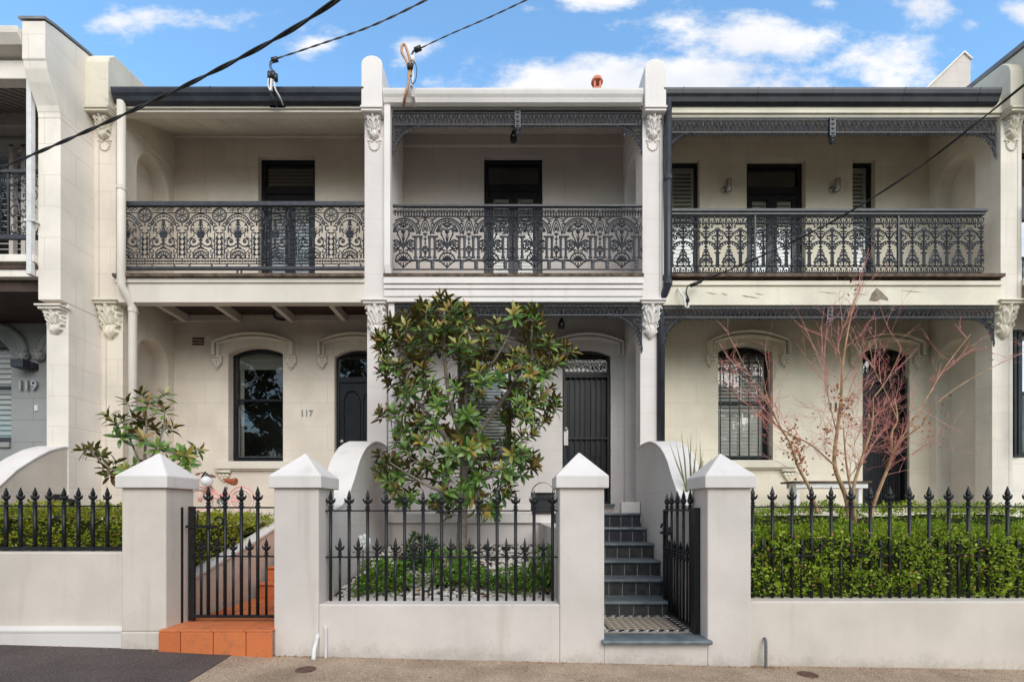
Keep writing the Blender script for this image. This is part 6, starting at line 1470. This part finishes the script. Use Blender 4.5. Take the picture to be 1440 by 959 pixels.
# ------------------------------------------------------------------ small things
t = thing('bench', 'small white bench with dark seat board under the right window', 'bench', W(1160, 716, 7.75)); Y = 7.75
a, b = WX(1106, Y), WX(1216, Y); zt_ = WZ(677, Y)
mb = MB(); mb.box(a, b, Y - .16, Y + .18, zt_ - .03, zt_); mb.build('seat', M['timber'], t, bevel=.004)
mb = MB(); mb.box(a + .08, b - .04, Y - .13, Y - .10, zt_ - .11, zt_ - .031); mb.box(a + .08, b - .04, Y + .12, Y + .15, zt_ - .11, zt_ - .031); mb.build('apron', M['pvc'], t, bevel=.004)
for xx in (a + .12, b - .15):
    mb = MB(); mb.xprism([(Y - .10, zt_ - .031), (Y + .12, zt_ - .031), (Y + .12, ZF), (Y + .04, ZF), (Y, ZF + .1), (Y - .04, ZF), (Y - .10, ZF)], xx - .02, xx + .03); mb.build('leg', M['pvc'], t, bevel=.004)
Y = 7.17
t = thing('letterbox', 'black letterbox with a thin hoop handle on the veranda edge of the middle house', 'letterbox', (WX(765, Y), Y, ZF)); a, b = WX(748.5, Y), WX(779, Y)
mb = MB(); mb.box(a, b, Y - .05, Y + .16, ZF - .0 + .001, WZ(695, Y)); mb.box(a - .01, b + .01, Y - .065, Y + .17, WZ(695, Y) + .001, WZ(692.5, Y)); mb.build('body', M['black'], t, bevel=.005)
mb = MB(); cx = (a + b) / 2; mb.tube([((cx - .175), Y, ZF + .05), (cx - .178, Y, WZ(697, Y))] + [(cx - .178 * cos(i * pi / 14), Y, WZ(697, Y) + .20 * sin(i * pi / 14)) for i in range(15)] + [(cx + .178, Y, ZF + .05)], .009, 6); mb.build('hoop', M['steel'], t, smooth=True)
mb = MB(); mb.box(a + .04, b - .04, Y - .058, Y - .051, WZ(703, Y), WZ(700.5, Y)); mb.build('slot', M['iron'], t)
t = thing('garden_ornament', 'white flower-shaped garden ornament on a stake by the left pillar of the middle fence', 'ornament', W(511, 800, 5.1)); c_ = W(512, 762, 5.1); mb = MB()
for a in range(6): mb.ball((c_.x + .045 * cos(a * 1.047 + .3), c_.y - .01, c_.z + .05 * sin(a * 1.047 + .3)), .034, .022, .04, 10, 6)
mb.ball((c_.x + .045, c_.y, c_.z - .01), .03, .04, .025); mb.ball((c_.x, c_.y - .03, c_.z), .022, .02, .022, 8, 6); mb.build('head', M['pvc'], t, smooth=True)
mb = MB(); mb.tube([(c_.x - .01, c_.y, c_.z - .03), (c_.x - .02, c_.y, bed_z(5.1) - .05)], .012, 6); mb.box(c_.x - .12, c_.x + .10, c_.y - .02, c_.y + .02, c_.z - .115, c_.z - .095); mb.build('stake', M['steel'], t)
def wallpipe(label, pts, r, mat): 
    mb = MB(); mb.tube(smooth_path(pts, 3), r, 8); o = mb.build('drain_pipe', M[mat], None, smooth=True); tag(o, label, 'pipe', 'pipe stubs against the front walls')
wallpipe('tall thin white pipe stub at the foot of the second pillar', [W(458, 930, 4.47), W(458, 905, 4.47), W(458, 886, 4.47), W(457.5, 882, 4.475), W(457, 880, 4.51)], .012, 'pvc')
wallpipe('bent white plastic pipe left of the thin one, leaning on the second pillar', [W(441, 928, 4.40), W(441.5, 915, 4.43), W(444, 905, 4.465), W(446, 896, 4.48), W(446.5, 893, 4.51)], .020, 'pvc')
wallpipe('grey bent pipe at the right edge of the fourth pillar', [W(1077, 944, 4.46), W(1077, 920, 4.47), W(1077, 903, 4.49), W(1076, 898, 4.52), W(1074, 897, 4.56)], .014, 'cable_grey')
wallpipe('grey wall pipe standing on the pebbles against the sweeping wall', [Vector((WX(544, 6.95), 6.95, .7)), Vector((WX(544, 6.95), 6.95, 1.1)), Vector((WX(544, 6.95), 6.95, 1.42))], .018, 'cable_grey')
for px_, py_, lab in ((430, 941, 'rusty round service cover in the footpath near the second pillar'), (1136, 948, 'worn service cover in the footpath at the right')):
    Y = 1.4 * 680 / (py_ - 718); x = WX(px_, Y); Y = (1.4 - gz(x)) * 680 / (py_ - 718); x = WX(px_, Y)
    mb = MB(); mb.lathe((x, Y, gz(x) + .002), [(.085, -.02), (.085, .002), (.078, .005), (.07, .003), (.0605, .003), (.055, .0055), (.01, .006)], 20); tag(mb.build('service_cover', M['rust'], None), lab, 'drain cover', 'service covers in the footpath')
# ---- lamps
t = thing('bulkhead_light', 'oval black bulkhead light under the left veranda ceiling', 'lamp', W(397, 442, 8.3)); c_ = W(397, 442, 8.3); mb = MB(); mb.tube([(c_.x + .135 * cos(a), c_.y, c_.z + .085 * sin(a)) for a in [2 * pi * i / 24 for i in range(25)]], .03, 8, cap=False); mb.box(c_.x - .1, c_.x + .1, c_.y + .01, YB, c_.z - .05, c_.z + .06); mb.build('cage', M['black'], t, smooth=False)
mb = MB(); mb.ball(c_, .13, .05, .08, 16, 8); mb.build('lens', M['taupe_dark'], t, smooth=True)
for (px_, py_, Y, ztop_, lab) in ((722, 194, 7.85, 7.68, 'black pendant lamp hanging from the upper veranda ceiling of the middle house'), (789.5, 457, 7.75, 4.80, 'black pendant lamp hanging from the lower veranda ceiling of the middle house')):
    t = thing('pendant_lamp', lab, 'lamp', W(px_, py_, Y)); c_ = W(px_, py_, Y); mb = MB(); mb.tube([c_, (c_.x, c_.y, ztop_)], .006, 6); mb.lathe((c_.x, c_.y, ztop_ - .04), [(.045, 0), (.045, .03), (.03, .04)], 12); mb.build('cord', M['black'], t)
    mb = MB(); mb.lathe(c_, [(.03, .10), (.035, .06), (.055, .03), (.058, -.03), (.045, -.06), (.02, -.07)][::-1], 14); mb.build('shade', M['black'], t, smooth=True)
    mb = MB(); mb.ball(c_ + Vector((0, -.05, -.005)), .022, .02, .022, 10, 6); mb.build('bulb', M['steel'], t, smooth=True)
for px_, lab in ((1020, 'steel wall light left of the right balcony door'), (1171, 'steel wall light right of the right balcony door')):
    t = thing('wall_light', lab, 'lamp', W(px_, 265, YB), 'wall lights on the right balcony'); c_ = W(px_, 265, YB); mb = MB(); mb.lathe((c_.x + .02, YB - .09, c_.z - .10), [(.045, 0), (.048, .01), (.048, .19), (.042, .20)], 14); mb.build('shade', M['steel'], t, smooth=True)
    mb = MB(); mb.lathe((c_.x - .02, YB, c_.z - .03), [(.05, 0), (.05, -.02), (.02, -.03), (.02, -.06)], 12, 'y'); mb.build('bracket', M['steel'], t)
c_ = W(35.5, 513.5, 7.8); t = thing('wall_light', 'dark box wall light above the number on the grey house', 'lamp', c_); mb = MB(); mb.box(c_.x - .12, c_.x + .08, 7.68, 7.86, c_.z - .06, c_.z + .065); mb.build('shade', M['slateblue'], t, bevel=.006)
mb = MB(); mb.box(c_.x + .0801, c_.x + .12, 7.8, 7.9, c_.z - .05, c_.z + .05); mb.build('wall_plate', M['slateblue'], t)

# ---- service brackets and overhead cables
def cable(label, pts, r, pitch, mat='cable', strands=2):
    sp = smooth_path(pts, 60); mb = MB(); L = 0; acc = [0]
    for a, b in zip(sp, sp[1:]): L += (b - a).length; acc.append(L)
    for s in range(strands):
        out = []
        for i, p in enumerate(sp):
            tn = (sp[min(i + 1, len(sp) - 1)] - sp[max(i - 1, 0)]).normalized(); u = tn.cross(Vector((0, 0, 1))).normalized(); v = u.cross(tn); a = acc[i] / pitch * 2 * pi + s * 2 * pi / strands
            out.append(p + (u * cos(a) + v * sin(a)) * r * .85)
        mb.tube(out, r, 6)
    o = mb.build('overhead_cable', M[mat], None, smooth=True); tag(o, label, 'cable', 'overhead service cables'); return o
cable('thick twisted black cable sweeping across the top left', [W(-60, 262, 6.6), W(90, 199, 5.7), W(250, 126, 4.8), W(400, 48, 4.1), W(520, -32, 3.6)], .0095, .95)
cable('twisted grey cable tied to the bracket on the left gutter', [W(388, 83, 7.0), W(440, 66, 6.6), W(520, 38, 5.9), W(600, 0, 5.3), W(680, -44, 4.8)], .0062, .55, 'cable_grey')
cable('thin grey cable tied to the bracket with the tan conduit loop', [W(592, 68, 7.0), W(630, 50, 6.6), W(690, 24, 6.0), W(745, -2, 5.4), W(800, -30, 4.9)], .0048, .5, 'cable_grey')
cable('black cable running from the right edge down to the right balcony beam', [W(1500, 75, 3.6), W(1440, 120, 3.9), W(1380, 168, 4.3), W(1280, 244, 4.9), W(1170, 312, 5.7), W(1060, 365, 6.5), W(985, 396, 7.05)], .0062, 1.1)
def bracket(px_, base_py, label, right=1):
    Y = 7.15; t = thing('cable_bracket', label, 'bracket', W(px_, base_py, Y)); return t, lambda x, y, d=0: W(x, y, Y - .12 + d)
t, g = bracket(385, 150, 'steel cable bracket with two black clamps over the left gutter')
mb = MB(); a, b = g(379.5, 152.5, .14), g(402, 147.5, .14); mb.box(a.x, b.x, 7.17, 7.195, a.z, b.z); mb.build('base_plate', M['pvc'], t, bevel=.003)
mb = MB(); mb.tube([g(390, 150, .10), g(385, 140, 0), g(379, 127, -.03), g(379, 112, -.03)], .020, 4); mb.build('arm', M['slateblue'], t)
mb = MB(); mb.tube(smooth_path([g(398, 148, .12), g(394, 138, .02), g(387, 125, -.04), g(386, 112, -.04)]), .012, 6); mb.tube(smooth_path([g(380, 128, -.06), g(377, 120, -.06), g(378, 108, -.06)]), .010, 6); mb.tube([g(381, 128, -.05), g(382, 112, -.05)], .02, 4); mb.build('conduit', M['pvc'], t)
mb = MB()
for x, y in ((379, 107), (384, 106), (388, 110)): mb.tube([g(x, y + 4, -.05), g(x, y - 5, -.05)], .03, 8)
mb.tube(smooth_path([g(383, 103, -.04), g(379.5, 95, -.04), g(380, 88, -.04), g(384, 84, -.04)]), .008, 6); mb.tube(smooth_path([g(386, 104, -.05), g(381, 93, -.05), g(385, 86, -.05)]), .007, 6); mb.tube([g(382, 85.5, -.04), g(390.5, 83.5, -.04)], .034, 8); mb.build('clamp', M['slateblue'], t, smooth=True)
t, g = bracket(578, 147, 'steel cable bracket with a looped tan conduit over the pale gutter')
mb = MB(); a, b = g(580, 150, .14), g(596, 144.5, .14); mb.box(a.x, b.x, 7.165, 7.19, a.z, b.z); mb.build('base_plate', M['pvc'], t, bevel=.003)
mb = MB(); mb.tube([g(584, 150, .13), g(581, 136, .02), g(579, 122, -.03)], .03, 4); mb.build('arm', M['white_trim'], t)
mb = MB(); mb.tube(smooth_path([g(567, 149, .12), g(570, 135, .0), g(574, 118, -.04), g(575, 100, -.05), g(571, 85, -.05), g(565, 74, -.05), g(565.5, 65, -.05), g(569, 63.5, -.05), g(572, 70, -.05), g(576, 84, -.05), g(578, 96, -.05), g(577.5, 108, -.05)]), .020, 8); mb.build('conduit', M['conduit'], t, smooth=True)
mb = MB(); mb.tube(smooth_path([g(578, 122, -.06), g(581, 108, -.06), g(580, 95, -.06), g(580, 79, -.06)]), .016, 6); mb.tube([g(580.5, 88, -.06), g(580, 80, -.06)], .032, 6); mb.build('insulator', M['pvc'], t, smooth=True)
mb = MB(); mb.tube(smooth_path([g(579, 100, -.08), g(583, 88, -.08), g(586, 100, -.08), g(584, 114, -.08), g(580, 118, -.08), g(578, 112, -.08)]), .006, 5); mb.tube(smooth_path([g(579, 78, -.06), g(581, 73, -.06), g(585, 71, -.06)]), .012, 6); mb.tube([g(583, 71.5, -.06), g(592, 67.5, -.06)], .034, 8); [mb.tube([g(x, 97, -.08), g(x, 90, -.08)], .022, 6) for x in (574.5, 579)]; mb.build('clamp', M['black'], t, smooth=True)
t = thing('cable_bracket', 'white cable hook with black clamp on the right balcony beam', 'bracket', W(962, 415, 7.1)); g = lambda x, y, d=0: W(x, y, 7.12 + d)
mb = MB(); mb.tube(smooth_path([g(953, 406, .06), g(957, 412, -.02), g(962, 420, -.04), g(963, 430, -.04), g(968, 432, -.04), g(968, 424, -.04), g(964, 412, -.03)]), .013, 6); mb.build('hook', M['pvc'], t, smooth=True)
mb = MB(); mb.tube(smooth_path([g(966, 428, -.05), g(968, 420, -.05), g(965, 412, -.05), g(967, 403, -.05), g(972, 400, -.05)]), .010, 6); mb.tube([g(971, 402, -.05), g(986, 395.5, -.05)], .026, 8); mb.ball(g(967, 422, -.05), .03, .03, .04); mb.build('clamp', M['black'], t, smooth=True)

# ------------------------------------------------------------------ street trees across the road (they show in the window glass)
rr = random.Random(11)
for i, (x, y, hh, lab) in enumerate(((-20, -14, 9.2, 'leafy street tree across the road, leftmost of five'), (-13.5, -13, 11.5, 'leafy street tree across the road, second of five from the left'), (-7.5, -14, 11, 'leafy street tree across the road, third of five from the left'), (4, -14, 9.0, 'leafy street tree across the road, fourth of five from the left'), (14, -14, 9.4, 'leafy street tree across the road, rightmost of five'))):
    t = thing('street_tree', lab, 'tree', (x, y, -.1), 'trees across the road'); mb = MB(); mb.tube(smooth_path([(x, y, -.6), (x + .1, y, 1.5), (x - .1, y + .1, 3), (x + .2, y, hh * .8)]), .2, 8, .05)
    for j in range(7): a = rr.uniform(0, 6.28); mb.tube([(x, y, 2.2 + j * .4), (x + 1.2 * cos(a), y + 1.2 * sin(a), 3.2 + j * .5), (x + 2.4 * cos(a), y + 2.2 * sin(a), 3.8 + j * .6)], .07, 6, .02)
    mb.build('trunk', M['bark'], t, smooth=True); mb = MB(); cl = [Vector((x + rr.gauss(0, 2.1), y + rr.gauss(0, 1.2), .6 + (hh - .6) * rr.random() ** 1.4)) for _ in range(150)]
    for _ in range(13000):
        c_ = rr.choice(cl); d = Vector((rr.gauss(0, 1), rr.gauss(0, 1), rr.gauss(0, 1))).normalized(); p = c_ + d * .7 * rr.random() ** .5; u = Vector((rr.gauss(0, 1), rr.gauss(0, 1), rr.gauss(0, 1))).normalized(); s = d.cross(u).normalized() * .11
        mb.add([p, p + u * .14 + s, p + u * .3, p + u * .14 - s], [(0, 1, 2, 3)])
    mb.build('crown', M['far_leaf'], t, fix=False)

# ------------------------------------------------------------------ sky, sun, camera
SUN_EL, SUN_AZ = radians(32), radians(162)       # azimuth clockwise from +Y
wd = bpy.data.worlds.new('World'); scene.world = wd; wd.use_nodes = True; nt = wd.node_tree; nt.nodes.clear()
out = nt.nodes.new('ShaderNodeOutputWorld'); bg = nt.nodes.new('ShaderNodeBackground'); nt.links.new(bg.outputs[0], out.inputs[0])
sky = nt.nodes.new('ShaderNodeTexSky'); sky.sky_type = 'NISHITA'; sky.sun_disc = False; sky.sun_elevation = SUN_EL; sky.sun_rotation = SUN_AZ; sky.air_density = 1.0; sky.dust_density = .6; sky.ozone_density = 1.2
tc = nt.nodes.new('ShaderNodeTexCoord'); sp = nt.nodes.new('ShaderNodeSeparateXYZ'); nt.links.new(tc.outputs['Generated'], sp.inputs[0])
yy = mth(nt, 'MAXIMUM', sp.outputs[1], .05); ca = mth(nt, 'DIVIDE', sp.outputs[0], yy); cb = mth(nt, 'DIVIDE', sp.outputs[2], yy)
cm = nt.nodes.new('ShaderNodeCombineXYZ'); nt.links.new(ca, cm.inputs[0]); nt.links.new(mth(nt, 'MULTIPLY', cb, 1.7), cm.inputs[1])
n1 = noise_tex(nt, cm.outputs[0], 6.5, 10, .62); n2 = noise_tex(nt, cm.outputs[0], 3.2, 6, .55)
best = None
for (x0, y0, x1, y1, wgt) in ((680, 80, 1140, 160, 1.5), (700, 88, 860, 130, 1.0), (860, 72, 1010, 130, .9), (905, 18, 1190, 92, .95), (1170, 55, 1335, 128, .9), (1245, -14, 1338, 36, .85), (1405, -12, 1480, 38, .85), (118, 14, 318, 50, .68), (395, 44, 482, 80, .72), (545, 52, 615, 84, .62), (765, -18, 925, 12, .8), (1135, -10, 1195, 22, .72), (1350, 26, 1392, 44, .6), (1080, 20, 1110, 55, .6), (730, 0, 765, 22, .5), (640, 68, 680, 92, .45)):
    cx, cy, rx, ry = (x0 + x1) / 2, (y0 + y1) / 2, (x1 - x0) / 2, (y1 - y0) / 2
    ax = mth(nt, 'MULTIPLY_ADD', ca, F / rx, -(cx - HX) / rx); ay = mth(nt, 'MULTIPLY_ADD', cb, F / ry, -(HY - cy) / ry)
    d = mth(nt, 'SUBTRACT', wgt, mth(nt, 'MULTIPLY', mth(nt, 'SQRT', mth(nt, 'ADD', mth(nt, 'MULTIPLY', ax, ax), mth(nt, 'MULTIPLY', ay, ay))), .75 * wgt))
    best = d if best is None else mth(nt, 'MAXIMUM', best, d)
dens = mth(nt, 'ADD', mth(nt, 'MAXIMUM', best, -.6), mth(nt, 'MULTIPLY', mth(nt, 'SUBTRACT', n1, .5), 3.0))
front = ramp(nt, dens, .02, .85)
# away from the picture's strip of sky: broken cloud, heavier overhead and behind
dirn = noise_tex(nt, tc.outputs['Generated'], 2.6, 7, .6)
over = ramp(nt, dirn, .36, .56)
isf = ramp(nt, cb, 1.20, 1.45); isb = ramp(nt, mth(nt, 'MULTIPLY', sp.outputs[1], -1), -.06, .02)
away = mth(nt, 'MAXIMUM', isf, isb)
mask = mth(nt, 'ADD', mth(nt, 'MULTIPLY', front, mth(nt, 'SUBTRACT', 1, away)), mth(nt, 'MULTIPLY', over, away), clamp=True)
SKYK, CLK = 1.0, 1.0
blue = mixc(nt, 1.0, sky.outputs[0], SKYTINT, 'MULTIPLY')
cloud = mixc(nt, ramp(nt, n2, .35, .62), tuple(c * CLOUD for c in (.80, .83, .90)), tuple(c * CLOUD for c in (1.0, .99, .985)))
nt.links.new(mixc(nt, mth(nt, 'MULTIPLY', mask, .96), blue, cloud), bg.inputs[0]); bg.inputs[1].default_value = .155
sl = bpy.data.lights.new('sun', 'SUN'); sl.energy = SUNE; sl.angle = radians(50); sl.color = (1, .955, .89)
so = bpy.data.objects.new('sun', sl); COL.objects.link(so)
sd = Vector((sin(SUN_AZ) * cos(SUN_EL), cos(SUN_AZ) * cos(SUN_EL), sin(SUN_EL)))
so.rotation_euler = sd.to_track_quat('Z', 'Y').to_euler()
cam = bpy.data.cameras.new('camera'); co = bpy.data.objects.new('camera', cam); COL.objects.link(co)
cam.sensor_width = 36; cam.lens = 36 * F / 1440; cam.shift_y = (HY - 479.5) / 1440; cam.clip_end = 2000; cam.clip_start = .05
co.location = (0, 0, EYE); co.rotation_euler = (pi / 2, 0, 0); scene.camera = co
vs = scene.view_settings; vs.view_transform = 'Standard'; vs.look = 'None'; vs.gamma = 1; vs.exposure = EXPO
scene.cycles.max_bounces = 8; scene.cycles.diffuse_bounces = 4; scene.cycles.transparent_max_bounces = 12; scene.cycles.glossy_bounces = 3
scene.cycles.use_denoising = True
